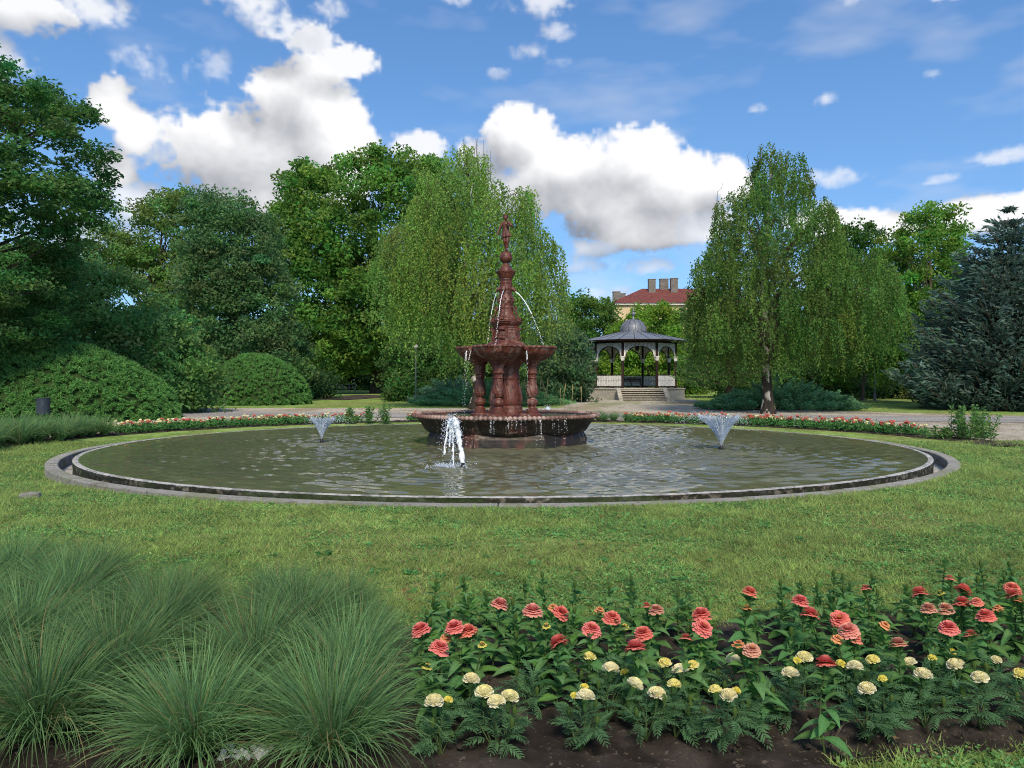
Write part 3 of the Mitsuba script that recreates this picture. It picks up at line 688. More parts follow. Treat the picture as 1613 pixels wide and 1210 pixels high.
def foam_jet(c, hgt, lean, fall, lab, seed):
    "a thick foamy jet that leans over and falls apart"
    R = np.random.RandomState(seed)
    vz = math.sqrt(2 * 9.81 * hgt); tt_ = vz / 9.81
    path = arc([c[0], c[1], .12], [lean / tt_, .02, vz], tt_ * 1.9, 60)
    m = []
    dp = []
    rad = np.r_[np.linspace(.034, .066, 30), np.linspace(.066, .02, 30)]
    up_ = tube(path[:32], rad[:32] * (1 + .45 * (R.rand(32) - .4)), 12)
    V = up_[0]; V = V + .05 * (np.stack([meshkit.fbm(V * 12, 3, s_) for s_ in (1, 2, 3)], -1) - .5)
    m.append((V, up_[1]))
    for f_ in fall:
        p = arc(path[30] + R.normal(size=3) * .02, [f_ / .4, R.normal() * .05, R.normal() * .3], .38, 26)
        p = p[p[:, 2] > .05]
        q = tube(p, np.linspace(.027, .012, len(p)) * (1 + .8 * (R.rand(len(p)) - .45)), 9)
        V = q[0] + .045 * (np.stack([meshkit.fbm(q[0] * 14, 3, s_ + 9) for s_ in (1, 2, 3)], -1) - .5)
        m.append((V, q[1]))
        q = np.repeat(p, 7, 0); dp.append(drops(q + R.normal(size=q.shape) * .05, .0075, R))
    q = np.repeat(path[8:34], 7, 0); dp.append(drops(q + R.normal(size=q.shape) * .065, .0075, R))
    e = np.array([c[0] + lean * 1.15 + sum(fall) / len(fall), c[1], .06])
    q = e + R.normal(size=(260, 3)) * [.17, .14, 0]; q[:, 2] = .06 + np.abs(R.normal(0, .03, 260)); dp.append(drops(q, .010, R))
    key = thing('foam_jet', lab, 'fountain jet')
    put('foam', cat(m), 'm_foam', key, smooth=True)
    put('drops', cat(dp), 'm_drop', key, kind='stuff')
    put('nozzle', lathe([(.04, -.35), (.04, .09), (.045, .10), (.045, .13), (.03, .14), (.0, .145)], 16, (c[0], c[1], 0)), 'm_dark', key, smooth=40)
foam_jet((-.86, 13.35), .74, -.17, (-.04, -.13, .02), 'white foaming water jet in the near water in front of the fountain bowl', 4)
foam_jet(JETB, .62, .02, (.02, -.03), 'white top of a water jet rising behind the fountain bowl', 7)
# ---------------------------------------------------------------- trees and shrubs
def crown(px, d, thick, n_clump, per, rad, leaf, col, R, up=.6, hue=.25, shell=.5, flatten=.7, ratio=.62):
    "a broadleaf crown: clumps of leaves spread through an uneven volume"
    c = in_outline(outline_m(px, d), n_clump, d, thick, R, shell)
    c += R.normal(size=c.shape) * rad * .25
    k = R.randint(int(per * .5), int(per * 1.5), n_clump)
    idx = np.repeat(np.arange(n_clump), k)
    v = unit(R.normal(size=(len(idx), 3))) * (R.uniform(0, 1, (len(idx), 1)) ** .45) * rad * R.uniform(.6, 1.35, n_clump)[idx][:, None]
    v[:, 2] = v[:, 2] * flatten - .12 * rad * (v[:, 0] ** 2 + v[:, 1] ** 2) / rad ** 2
    tone = R.uniform(1 - hue, 1 + hue, (n_clump, 1)) * (1 + .10 * R.normal(size=(n_clump, 3)) * [1.4, .4, .8])
    cc = np.clip(np.asarray(col) * tone, .004, 1)[idx]
    return cards(c[idx] + v, leaf, leaf * ratio, R, cc, .2, up), c


def branches(base, top, r, tips, R, n=26, lean=.12, sides=7, vis=1.0, start=.25):
    "trunk with limbs bending out to some of the clumps"
    base, top = np.asarray(base, float), np.asarray(top, float)
    u = np.linspace(0, 1, 16)[:, None]
    P = base + (top - base) * u + np.cumsum(R.normal(size=(16, 3)) * [1, 1, 0], 0) * lean * .35 * u
    rad = r * (1.0 - .85 * u[:, 0]) + r * .55 * np.exp(-u[:, 0] * 28)
    m = [tube(P, rad, 12)]
    order = R.choice(len(tips), min(n, len(tips)), replace=False)
    for j in order:
        q = tips[j]
        s0 = np.clip((q[2] - base[2]) / (top[2] - base[2]) * .75 - .12 + .08 * R.normal(), start, .92)
        a = P[int(s0 * 15)]
        w = np.linspace(0, 1, 9)[:, None]
        L = np.linalg.norm(q - a)
        c = a + (q - a) * w + np.array([0, 0, 1]) * np.sin(np.pi * w) * .10 * L + np.cumsum(R.normal(size=(9, 3)), 0) * .02 * L * np.sin(np.pi * w)
        m.append(tube(c, np.linspace(rad[int(s0 * 15)] * .42, .015, 9) * vis, 5))
    return cat(m)


def tree(name, lab, px, base, top_frac, d, thick, n_clump, per, rad, leaf, col, r, seed, group=None, category='tree', bark='m_bark', nb=26, **k):
    R = np.random.RandomState(seed)
    cr, c = crown(px, d, thick, n_clump, per, rad, leaf, col, R, **k)
    key = thing(name, lab, category, group)
    zt = c[:, 2].max() * top_frac
    if r: put('trunk', branches(base, [c[:, 0].mean() * .7 + base[0] * .3, base[1], zt], r, c, R, nb), bark, key, smooth=60)
    put('crown', cr[:2], 'm_leaf', key, color=cr[2])
    return key


DK, MD, LT = (.024, .052, .014), (.042, .082, .018), (.075, .135, .026)
tree('maple_tree', 'tall dark maple tree cut by the left picture edge with layered spreading boughs',
     [(-110, 66), (-60, 70), (0, 92), (38, 96), (58, 112), (64, 128), (35, 140), (88, 150), (120, 158), (138, 168), (112, 182), (70, 180), (95, 200), (150, 214), (128, 236), (150, 262), (120, 285), (158, 318), (150, 340), (112, 346), (60, 340), (95, 372), (118, 388), (70, 402), (95, 440), (60, 520), (0, 560), (-110, 600)],
     (-25.5, 30, 0), .9, 30, 4.2, 640, 100, .70, .19, (.052, .106, .034), .42, 11, up=1.6, flatten=.40, nb=60)
tree('hazel_thicket', 'dense leafy green thicket between the left maple and the clipped domes',
     [(-60, 400), (0, 395), (60, 392), (125, 402), (160, 425), (200, 420), (222, 455), (262, 480), (285, 520), (312, 548), (330, 590), (324, 640), (260, 648), (-60, 660)],
     (-18.5, 40, 0), .7, 40, 4.0, 660, 100, .80, .235, (.082, .146, .050), .16, 12, category='thicket', up=.9, nb=18)
tree('linden_tree', 'pale green open crowned tree behind the left thicket with sky showing through',
     [(140, 385), (168, 352), (212, 358), (236, 338), (212, 322), (232, 306), (262, 312), (300, 298), (332, 312), (345, 360), (350, 470), (300, 520), (240, 500), (190, 440), (150, 420)],
     (-36, 78, .2), .85, 78, 5.0, 330, 90, 1.15, .34, (.075, .118, .034), .4, 13, 'trees behind the left thicket', up=.9, nb=60, hue=.3)
tree('ivy_clad_tree', 'dark ivy clad tree with dense rounded crown rising behind the smaller clipped dome',
     [(286, 400), (292, 345), (318, 318), (344, 305), (372, 318), (404, 330), (428, 352), (442, 392), (450, 450), (470, 520), (486, 590), (482, 642), (300, 645), (292, 560), (296, 470)],
     (-22, 62, .1), .85, 62, 4.2, 600, 115, 1.0, .28, (.062, .108, .045), .35, 14, up=.9, nb=10)
tree('plane_tree', 'tall bright green plane tree with bare pale trunk at the far edge of the lawn',
     [(412, 350), (425, 332), (452, 320), (455, 285), (478, 252), (500, 268), (518, 272), (545, 248), (575, 250), (604, 236), (636, 246), (668, 246), (700, 262), (722, 340), (724, 560), (700, 590), (640, 575), (610, 560), (560, 588), (500, 590), (462, 600), (446, 560), (448, 470), (424, 430)],
     G(595, 620), .8, 92, 8.0, 900, 95, 1.5, .50, (.078, .138, .032), .75, 15, up=.9, nb=46, hue=.32)
for k, (px, d, col, n, lab) in enumerate((
    ([(840, 520), (872, 508), (905, 514), (922, 530), (932, 560), (928, 600), (936, 632), (838, 632)], 60, (.060, .100, .052), 190, 'blue green evergreen shrub left of the bandstand'),
    ([(600, 560), (640, 530), (700, 535), (760, 545), (850, 540), (852, 632), (660, 632), (620, 632)], 66, (.050, .095, .030), 300, 'dark green shrub mass behind the lamp post and fountain'),
    ([(470, 600), (490, 588), (520, 592), (524, 626), (468, 628)], 70, (.034, .066, .026), 60, 'low dark shrub at the edge of the left lawn beside the smaller dome'),
    ([(612, 612), (640, 600), (662, 604), (668, 628), (612, 628)], 64, (.040, .082, .024), 60, 'low green shrub at the foot of the lamp post'),
    ([(1285, 590), (1330, 584), (1380, 598), (1440, 600), (1458, 622), (1452, 630), (1290, 632)], 72, (.030, .056, .022), 130, 'dark hedge shrubs behind the shaded right lawn'),
    ([(1090, 540), (1200, 520), (1290, 530), (1300, 625), (1080, 630)], 74, (.040, .076, .026), 260, 'dark shrubs behind the right birch and juniper'),
    ([(1435, 604), (1460, 600), (1480, 612), (1482, 624), (1430, 625)], 68, (.070, .090, .030), 40, 'small yellowish shrub at the back of the right lawn'))):
    c_ = np.mean(px, 0)
    tree('shrub', lab, px, (float((c_[0] - CX) / F * d), d, float(rise(d))), .5, d, 3.2, n, 58, .85, .30, col, .10, 30 + k, category='shrub', nb=8, up=.8)
tree('chestnut_tree', 'leafy green tree with an uneven top left of the bandstand roof',
     [(888, 496), (900, 468), (912, 472), (930, 460), (944, 478), (952, 470), (966, 482), (974, 504), (984, 530), (990, 622), (884, 622)], (13, 100, .3), .8, 100, 4.5, 300, 95, 1.1, .36, (.052, .098, .024), .3, 41, 'trees behind the bandstand', nb=14)
tree('acacia_tree', 'bright yellow green tree filling the view through and above the bandstand',
     [(958, 545), (972, 512), (986, 494), (1002, 478), (1012, 492), (1028, 484), (1042, 476), (1056, 492), (1074, 512), (1092, 540), (1104, 590), (1100, 626), (960, 626), (950, 590)], (17.5, 92, .28), .8, 92, 4.5, 360, 95, 1.0, .34, (.098, .160, .026), .3, 42, 'trees behind the bandstand', nb=20)
tree('oak_tree', 'dark green tree top showing between the right birch and the tulip tree',
     [(1286, 420), (1300, 370), (1322, 362), (1345, 354), (1372, 362), (1392, 380), (1398, 420), (1410, 560), (1400, 620), (1290, 620)], (33, 78, .2), .85, 78, 4.0, 330, 95, 1.05, .32, (.036, .072, .018), .35, 43, 'trees at the right', nb=16)
tree('tulip_tree', 'tall light green tulip tree between the right birch and the blue spruce',
     [(1384, 392), (1400, 372), (1414, 376), (1430, 350), (1440, 326), (1454, 336), (1468, 326), (1490, 334), (1500, 356), (1504, 380), (1510, 400), (1492, 430), (1484, 470), (1478, 520), (1476, 590), (1400, 600), (1376, 560), (1380, 480)],
     G(1467, 637), .85, 57, 3.4, 420, 95, .72, .24, (.082, .150, .030), .27, 44, 'trees at the right', nb=40, hue=.3)
tree('young_lime_tree', 'slender young tree with yellow green leaves behind the right juniper',
     [(1296, 560), (1320, 535), (1360, 520), (1410, 530), (1432, 560), (1428, 592), (1390, 606), (1340, 604), (1300, 600)], G(1358, 631), .9, 66, 2.0, 110, 90, .6, .22, (.090, .150, .028), .14, 45, 'trees at the right', nb=14)
for k, (x_, w_, t_, dd) in enumerate(((-520, 260, 380, 95), (-180, 240, 420, 100), (120, 200, 470, 120), (400, 190, 500, 130), (640, 190, 480, 128), (760, 150, 500, 135), (1130, 170, 490, 118), (1290, 170, 440, 120), (1560, 190, 420, 88), (1800, 260, 400, 95))):
    R = np.random.RandomState(60 + k)
    px = [(x_ + w_ * math.cos(q) * R.uniform(.85, 1.1), 625 - max(0, math.sin(q)) ** .8 * (625 - t_) * R.uniform(.88, 1.06)) for q in np.linspace(0, math.pi, 13)]
    tree('woodland_tree', f"dark far-off woodland tree, {('first', 'second', 'third', 'fourth', 'fifth', 'sixth', 'seventh', 'eighth', 'ninth', 'last')[k]} from the left along the park's rear edge", px, ((x_ - CX) / F * dd, dd, float(rise(dd))), .8, dd, 5.0, 180, 68, 2.1, 1.08, (.040, .072, .028), .4, 60 + k, "trees along the park's rear edge", nb=8)


def weeping(name, lab, px, tips_px, base, d, thick, n_str, leaf, col, r, seed, top, lmax, bare=0, group=None, gather=.5, per=22):
    "a birch: limbs rise, thin twigs hang from them in curtains of small leaves"
    R = np.random.RandomState(seed)
    poly = outline_m(px, d); P = Polygon(poly).buffer(0)
    st = in_outline(poly, n_str, d, thick, R, .55)
    # strands start on rounded limbs: the starts gather in clusters
    hubs = in_outline(poly, n_str // per, d, thick, R, .6)
    from scipy.spatial import cKDTree
    j = cKDTree(hubs).query(st)[1]
    st = hubs[j] + (st - hubs[j]) * gather
    L = R.uniform(.35, 1.0, n_str) ** 1.3 * lmax
    hgt = st[:, 2]
    n = 30
    u = np.linspace(0, 1, n)[None, :, None]
    side = unit(R.normal(size=(n_str, 3)) * [1, 1, 0]) * .30
    path = st[:, None] + side[:, None] * L[:, None, None] * np.sqrt(u) * .80 - np.array([0, 0, 1]) * (L[:, None, None] * u ** 1.25)
    path += .05 * R.normal(size=(n_str, 1, 3)) * np.sin(u * 7)
    q = path.reshape(-1, 3) + .055 * R.normal(size=(n_str * n, 3))
    tone = (R.uniform(.75, 1.28, (len(hubs), 1)) * (1 + .12 * R.normal(size=(len(hubs), 3)) * [1, .3, .6]))[j]
    cc = np.repeat(np.clip(np.asarray(col) * tone, .004, 1), n, 0)
    keep = (q[:, 2] > .55) & (R.rand(len(q)) > .12)
    dn = np.tile([0, 0, -1.0], (len(q), 1)) + .5 * R.normal(size=(len(q), 3))
    lv = cards(q[keep], leaf, leaf * .66, R, cc[keep], .25, .25, unit(dn)[keep])
    key = thing(name, lab, 'tree', group)
    m = []
    base = np.asarray(base, float); top = np.asarray(top, float)
    w = np.linspace(0, 1, 20)[:, None]
    tr = base + (top - base) * w + np.array([1, .4, 0]) * .22 * np.sin(w * 5 + seed)
    tr[0] = base
    rad = r * (1 - .93 * w[:, 0]) + r * .5 * np.exp(-w[:, 0] * 40)
    m = [tube(tr, rad, 14)]
    put('trunk', m[0], 'm_birch', key, smooth=60)
    lim = []
    for i in range(46):
        h_ = hubs[R.randint(len(hubs))]
        s0 = np.clip((h_[2] - base[2] - 1.2) / (top[2] - base[2]) * .85, .16, .93)
        a = tr[int(s0 * 19)]
        L_ = np.linalg.norm(h_ - a); ww = np.linspace(0, 1, 10)[:, None]
        c = a + (h_ - a) * ww + np.array([0, 0, 1]) * np.sin(np.pi * ww ** .8) * .22 * L_
        lim.append(tube(c, np.linspace(rad[int(s0 * 19)] * .38 + .012, .010, 10), 5))
    for i in range(bare):      # dead twigs reaching out of the crown
        x_, y_ = tips_px[i % len(tips_px)]
        q0 = A(x_ + R.uniform(-6, 6), y_ + R.uniform(40, 70), d) + [0, R.uniform(-.6, .6), 0]; q1 = A(x_ + R.uniform(-4, 4), y_, d)
        ww = np.linspace(0, 1, 9)[:, None]
        c = q0 + (q1 - q0) * ww + np.cumsum(R.normal(size=(9, 3)) * .06, 0) * (ww > 0)
        lim.append(tube(c, np.linspace(.022, .008, 9), 4))
    put('limbs', cat(lim), 'm_bark', key, smooth=60)
    tw = [tube(path[i][::6], np.linspace(.009, .004, 5), 3) for i in range(0, n_str, 3)]
    put('twigs', cat(tw), 'm_bark', key, kind='stuff')
    put('crown', lv[:2], 'm_leaf', key, color=lv[2])


bl = G(746, 645)
weeping('weeping_birch', 'weeping birch with long hanging curtains of leaves behind the fountain',
        [(588, 430), (594, 385), (604, 364), (630, 348), (646, 318), (656, 288), (680, 258), (704, 240), (730, 228), (750, 240), (766, 236), (776, 268), (790, 292), (808, 296), (828, 294), (846, 298), (853, 345), (858, 372), (884, 382), (893, 410), (892, 450), (886, 490), (840, 500), (760, 520), (700, 510), (640, 490), (600, 470)],
        [(733, 215), (757, 226), (744, 240), (770, 236), (752, 222), (728, 228)], bl, float(bl[1]), 3.8, 3200, .145, (.108, .164, .040), .27, 71, A(735, 262, float(bl[1])), 3.9, 12, 'birches beyond the pool', .60, 15)
br = G(1210, 652)
weeping('silver_birch', 'tall silver birch on the gravel right of the bandstand with a dark rough trunk',
        [(1186, 262), (1200, 232), (1210, 226), (1218, 242), (1240, 236), (1262, 262), (1268, 292), (1290, 305), (1306, 322), (1322, 352), (1326, 392), (1366, 396), (1392, 405), (1412, 440), (1420, 500), (1408, 540), (1330, 545), (1290, 560), (1200, 560), (1130, 560), (1092, 560), (1084, 520), (1076, 490), (1092, 450), (1088, 420), (1118, 385), (1130, 330), (1126, 310), (1158, 296), (1178, 285)],
        [(1126, 300), (1180, 240), (1205, 222), (1140, 305)], br, float(br[1]), 3.6, 3400, .122, (.066, .110, .028), .27, 72, A(1208, 232, float(br[1])), 1.9, 3, 'birches beyond the pool', .68, 13)


def conifer(name, lab, base, H, Rad, col, seed, n_lay, leafL, dense, crownbase=.12, tipup=.25, skirt=1.0):
    R = np.random.RandomState(seed)
    base = np.asarray(base, float)
    C, AX, wood, CT = [], [], [tube([base, base + [0, 0, H * .97]], [H * .028, .02], 10)], []
    for i in range(n_lay):
        u = i / (n_lay - 1)
        z = H * (crownbase + (1 - crownbase) * u) * (1 + .01 * R.normal())
        rad = Rad * (1 - u) ** .62 * min(1, .72 + u * 3) * skirt + .30
        nb = max(4, int(13 * (1 - u) + 4))
        for b in range(nb):
            a = 2 * math.pi * (b + R.uniform(-.35, .35)) / nb + i * 1.3
            L = rad * R.uniform(.72, 1.08)
            dv = np.array([math.cos(a), math.sin(a), 0])
            s = np.linspace(.12, 1, max(3, int(L / .20)))
            zz = z - L * .26 * np.sin(s * 2.2) + L * tipup * s ** 2.4
            p = base + dv * (L * s)[:, None] + np.stack([s * 0, s * 0, zz], 1)
            wood.append(tube(p[:: max(1, len(p) // 4)], .03, 4)) if L > .5 else None
            wl = .44 * L ** .6 * np.sin(np.clip(s * 1.15, 0, 1) * np.pi * .62) + .08
            k = max(1, int(dense))
            q = np.repeat(p, k, 0); lat = R.uniform(-1, 1, len(q)); lat = np.sign(lat) * np.abs(lat) ** .8
            sd = np.cross(dv, [0, 0, 1.0])
            w_ = np.repeat(wl, k)
            q = q + sd * (lat * w_)[:, None] + [0, 0, 1] * (.05 * R.normal(size=(len(q), 1)) - .10 * np.abs(lat)[:, None] * w_[:, None])
            C.append(q); AX.append(unit(dv + sd * lat[:, None] * 1.1 + [0, 0, .30]))
            CT.append(R.uniform(.6, 1.4) * np.repeat(np.linspace(.75, 1.3, len(p)), k)[:, None])
    C, AX, CT = np.vstack(C), np.vstack(AX), np.vstack(CT)
    lv = cards(C + .03 * R.normal(size=C.shape), leafL, leafL * .24, R, np.asarray(col) * CT, .25, .9, AX)
    key = thing(name, lab, 'tree', 'trees at the right')
    put('trunk', cat(wood), 'm_bark', key, smooth=60)
    put('crown', lv[:2], 'm_leaf', key, color=lv[2])
bs = G(1590, 645)
conifer('blue_spruce', 'broad blue grey spruce with layered boughs cut by the right picture edge', (float(A(1588, 0, 45)[0]), 45, 0), 11.6, 6.3, (.050, .074, .062), 81, 30, .50, 8, .05, .26)
conifer('larch_tree', 'light green larch whose tips stick out left of the silver birch', (float(A(1150, 0, 55)[0]), 55, .06), 13.5, 4.3, (.062, .108, .034), 82, 24, .30, 5, .15, .10)

# clipped yew domes
def dome(name, lab, c, rx, ry, h, n, seed, leaf, ex):
    "a clipped yew: thousands of short drooping sprays over a rounded body"
    R = np.random.RandomState(seed)
    per = 20; m = n // per
    z = R.uniform(0, 1, m) ** 1.1; a = R.uniform(0, 2 * np.pi, m)
    s = np.clip(1 - np.clip(z, 0, 1) ** 2, 0, 1) ** ex
    p = np.stack([rx * s * np.cos(a), ry * s * np.sin(a), h * z], 1)
    nrm = unit(p / np.array([rx, ry, h]) ** 2 + [0, 0, 1e-3])
    k = 1 + .05 * (meshkit.fbm(p * .8, 3, seed) - .5) * 2
    p = p * k[:, None] + nrm * (.035 * (meshkit.fbm(p * 2.2, 2, seed) - .5) + .012 * R.normal(size=m))[:, None]
    dv = unit(nrm + .50 * R.normal(size=(m, 3)) + [0, 0, -.25])
    i = np.repeat(np.arange(m), per); u = R.rand(len(i))
    ax = unit(dv[i] + .45 * R.normal(size=(len(i), 3)))
    q = p[i] + dv[i] * (.17 * (u - .55))[:, None] + ax * (leaf * .35) + .03 * R.normal(size=(len(i), 3)) - [0, 0, .05] * (u ** 2)[:, None]
    tone = (R.uniform(.86, 1.14, (m, 1)) * (.88 + .24 * meshkit.fbm(p * 1.1, 2, seed + 1)[:, None]))[i]
    lv = cards(np.asarray(c) + q, leaf, leaf * .30, R, np.array([.078, .158, .048]) * tone, .2, .5, ax)
    g_ = np.linspace(0, 1, 26)
    inner = lathe([(max(.02, .95 * max(0, 1 - t_ * t_) ** ex), .95 * h * t_) for t_ in g_], 64)
    v = np.asarray(c) + inner[0] * [rx, ry, 1]
    key = thing(name, lab, 'clipped yew', 'clipped yew domes')
    put('blocking_core', (v, inner[1]), 'm_yewcore', key, smooth=True)  # added solid core, unseen, that blocks light between the sprays
    put('foliage', lv[:2], 'm_leaf', key, color=lv[2])
cy = A(112, 0, 33.0); cy[2] = 0
dome('yew_dome', 'large clipped yew dome with the litter bin in front of it at the left', cy, 4.30, 4.3, 3.22, 68000, 91, .17, .74)
cy = A(403, 0, 55.0); cy[2] = .05
dome('yew_dome', 'smaller clipped yew dome on the lawn edge left of the road', cy, 3.80, 3.6, 3.55, 36000, 92, .205, .60)


def juniper(name, lab, px, d, depth, hgt, n, col, seed):
    "a spreading juniper: low overlapping sprays that all point up and outwards"
    R = np.random.RandomState(seed)
    x0, x1 = [(q - CX) / F * d for q in px]
    cx, rx = (x0 + x1) / 2, (x1 - x0) / 2
    m = 260
    a = R.uniform(0, 2 * np.pi, m); s = np.sqrt(R.rand(m))
    bx, by = s * np.cos(a), s * np.sin(a)
    top = hgt * (1 - (bx ** 2 + by ** 2) * .72) * R.uniform(.72, 1.15, m)
    i = R.randint(0, m, n)
    u = R.uniform(.0, 1, n)
    out = unit(np.stack([bx * rx, by * depth, bx * 0 + .75], 1) + .6 * R.normal(size=(m, 3)) * [1, 1, .2])
    q = np.stack([cx + bx * rx, d + depth + by * depth, np.clip(top - .45, .05, 9)], 1)[i] + out[i] * (u * 1.05)[:, None] + R.normal(size=(n, 3)) * (.16 * (1.15 - u))[:, None]
    q[:, 2] = np.maximum(q[:, 2], .06 + .2 * R.rand(n)) + rise(q[:, 1])
    tone = R.uniform(.72, 1.3, (m, 1))[i]
    lv = cards(q, .24, .066, R, np.asarray(col) * tone, .25, .5, unit(out[i] + .35 * R.normal(size=(n, 3))))
    key = thing(name, lab, 'juniper', 'spreading junipers')
    st = [tube([[cx + bx[j] * rx * .3, d + depth + by[j] * depth * .3, .05], [cx + bx[j] * rx * .8, d + depth + by[j] * depth * .8, max(.1, top[j] - .6)]], [.05, .02], 4) for j in range(0, m, 4)]
    put('stems', cat(st), 'm_bark', key, kind='stuff')
    put('foliage', lv[:2], 'm_leaf', key, color=lv[2])
juniper('juniper', 'low spreading juniper behind the trunk of the silver birch', (1142, 1380), 42.0, 3.0, 1.35, 29000, (.086, .160, .080), 95)
juniper('juniper', 'low spreading juniper around the trunk of the weeping birch', (650, 888), 50.2, 3.4, 1.25, 29000, (.092, .172, .078), 96)
juniper('juniper', 'small far juniper mound at the foot of the dark shrubs', (655, 780), 58.0, 2.4, 1.65, 14000, (.080, .140, .085), 97)

# ---------------------------------------------------------------- bandstand
BX, BY = (997.5 - CX) / F * 70, 70.0
bz = float(rise(BY - 3.5))
AP, FLOOR = 3.55, 1.02
bs_ = thing('bandstand', 'white and brown octagonal bandstand with grey domed roof and stone steps', 'bandstand')
o8 = lambda t, z, r: np.cos(np.pi / 8) / np.cos((t + np.pi / 8) % (np.pi / 4) - np.pi / 8) / np.cos(np.pi / 8)
BC = (BX, BY, bz)
put('base', lathe([(4.28, -.2), (4.28, FLOOR - .12)], 160, BC, o8), 'm_stone', bs_, smooth=25)
put('base_coping', lathe([(4.28, FLOOR - .117), (4.36, FLOOR - .11), (4.36, FLOOR - .01), (4.33, FLOOR), (.02, FLOOR)], 160, BC, o8), 'm_stone', bs_, smooth=25)
side = 2 * AP * math.tan(math.pi / 8)
def facet(k, m): return shift(turn(m, k * math.pi / 4), BC)
TOP = 5.05
for k in range(8):
    a = (k + .5) * math.pi / 4
    rp = AP / math.cos(math.pi / 8)
    px_, py_ = rp * math.sin(a), -rp * math.cos(a)
    pk = put('post', shift(turn(cat([cbox(-.13, .13, -.13, .13, FLOOR, FLOOR + .18, .01), cbox(-.095, .095, -.095, .095, FLOOR + .18, TOP, .02)]), a), (BX + px_, BY + py_, bz)), 'm_brown', bs_)
    put('capital', shift(turn(lathe([(.14, 3.38), (.17, 3.42), (.20, 3.62), (.24, 3.70), (.24, 3.78), (.12, 3.79)], 4, (0, 0, 0), None, math.pi / 4), a), (BX + px_, BY + py_, bz)), 'm_white', pk)
    h_ = side / 2 - .10
    # arched valance of white slats under the eaves
    sl = []
    for i in range(24):
        x0 = -h_ + 2 * h_ * i / 24
        xm = x0 + h_ / 24
        zb = 3.80 + .88 * math.sqrt(max(0, 1 - (xm / (h_ * .86)) ** 2)) if abs(xm) < h_ * .86 else 3.72
        sl.append(cbox(x0 + .006, x0 + 2 * h_ / 24 - .022, -AP - .02, -AP + .02, min(zb, 4.82), TOP - .10, .003))
    vk = put('valance', facet(k, cat(sl)), 'm_white', bs_, kind='stuff')
    ar = [[x_, 3.74 + .9 * math.sqrt(max(0, 1 - (x_ / (h_ * .88)) ** 2))] for x_ in np.linspace(-h_ * .88, h_ * .88, 25)]
    put('arch_trim', facet(k, tube([(q[0], -AP, q[1]) for q in ar], .045, 6)), 'm_brown', bs_, smooth=50)
    put('top_beam', facet(k, cbox(-h_, h_, -AP - .09, -AP + .09, TOP - .09, TOP + .06, .01)), 'm_brown', bs_)
    if k != 0:      # the front bay is open to the steps
        rk = put('railing', facet(k, cat([cbox(-h_, h_, -AP - .05, -AP + .05, FLOOR + 1.10, FLOOR + 1.18, .01), cbox(-h_, h_, -AP - .05, -AP + .05, FLOOR + .10, FLOOR + .17, .01)])), 'm_brown', bs_)
        for i in range(15):
            x0 = -h_ + 2 * h_ * i / 15
            w_ = 2 * h_ / 15
            zz = [(.17, .38), (.30, .47), (.55, .42), (.64, .26), (.73, .42), (.98, .47), (1.10, .38)]
            P = np.array([(x0 + w_ / 2 + s_ * w_ * k_ * .9, z_) for s_ in (1,) for z_, k_ in zz] + [(x0 + w_ / 2 - w_ * k_ * .9, z_) for z_, k_ in zz[::-1]])
            e = trimesh.creation.extrude_polygon(Polygon(P), .03, engine='earcut')
            v = e.vertices
            put('baluster', facet(k, (np.stack([v[:, 0], -AP - .015 + v[:, 2], FLOOR + v[:, 1]], 1), e.faces)), 'm_white', rk)
RE = 4.52 / math.cos(math.pi / 8)
NS = 24
roof = thing_roof = put('roof', lathe([(4.0, TOP + .05), (4.60, TOP + .06), (4.62, TOP + .14), (4.45, TOP + .15)], 160, BC, o8), 'm_brown', bs_, smooth=25)
ang = lambda i: 2 * math.pi * i / NS + math.pi / NS
def oct_r(a, r): return r / math.cos(((a + math.pi / 8) % (math.pi / 4)) - math.pi / 8)
for i in range(NS):
    a0, a1 = ang(i), ang(i + 1)
    P = []
    for a_, r_, z_ in ((a0 + .004, 4.66, TOP + .15), (a1 - .004, 4.66, TOP + .15), (a1 - .015, 1.16, TOP + 1.02), (a0 + .015, 1.16, TOP + 1.02)):
        q = oct_r(a_, r_); P += [(BX + q * math.sin(a_), BY - q * math.cos(a_), bz + z_ + e_) for e_ in (0, .035)]
    hp = m3.Manifold.hull_points(np.array(P)).to_mesh()
    put('roof_panel', (hp.vert_properties[:, :3], hp.tri_verts), 'm_slate', roof)
    q0, q1 = oct_r(a0, 4.66), oct_r(a0, 1.16)
    put('roof_rib', tube([(BX + q0 * math.sin(a0), BY - q0 * math.cos(a0), bz + TOP + .185), (BX + q1 * math.sin(a0), BY - q1 * math.cos(a0), bz + TOP + 1.06)], .028, 5), 'm_dark', roof)
dk = put('dome_drum', lathe([(1.22, TOP + .95), (1.22, TOP + 1.10), (1.16, TOP + 1.12)], 96, BC), 'm_slate', bs_, smooth=30)
for i in range(12):
    a = np.linspace(2 * math.pi * i / 12 + .012, 2 * math.pi * (i + 1) / 12 - .012, 7)
    pf = [(1.17 * math.cos(q) ** .85 + .03 if q < 1.5 else .1, TOP + 1.10 + 1.12 * math.sin(q)) for q in np.linspace(0, 1.5, 14)]
    V = np.array([[BX + r_ * math.sin(b_), BY - r_ * math.cos(b_), bz + z_] for r_, z_ in pf for b_ in a])
    put('dome_panel', (V, grid_faces(14, 7, False)), 'm_slate', dk, smooth=True)
    put('dome_rib', tube([(BX + (r_ + .0) * math.sin(a[0] - .012), BY - r_ * math.cos(a[0] - .012), bz + z_) for r_, z_ in pf], .022, 5), 'm_dark', dk)
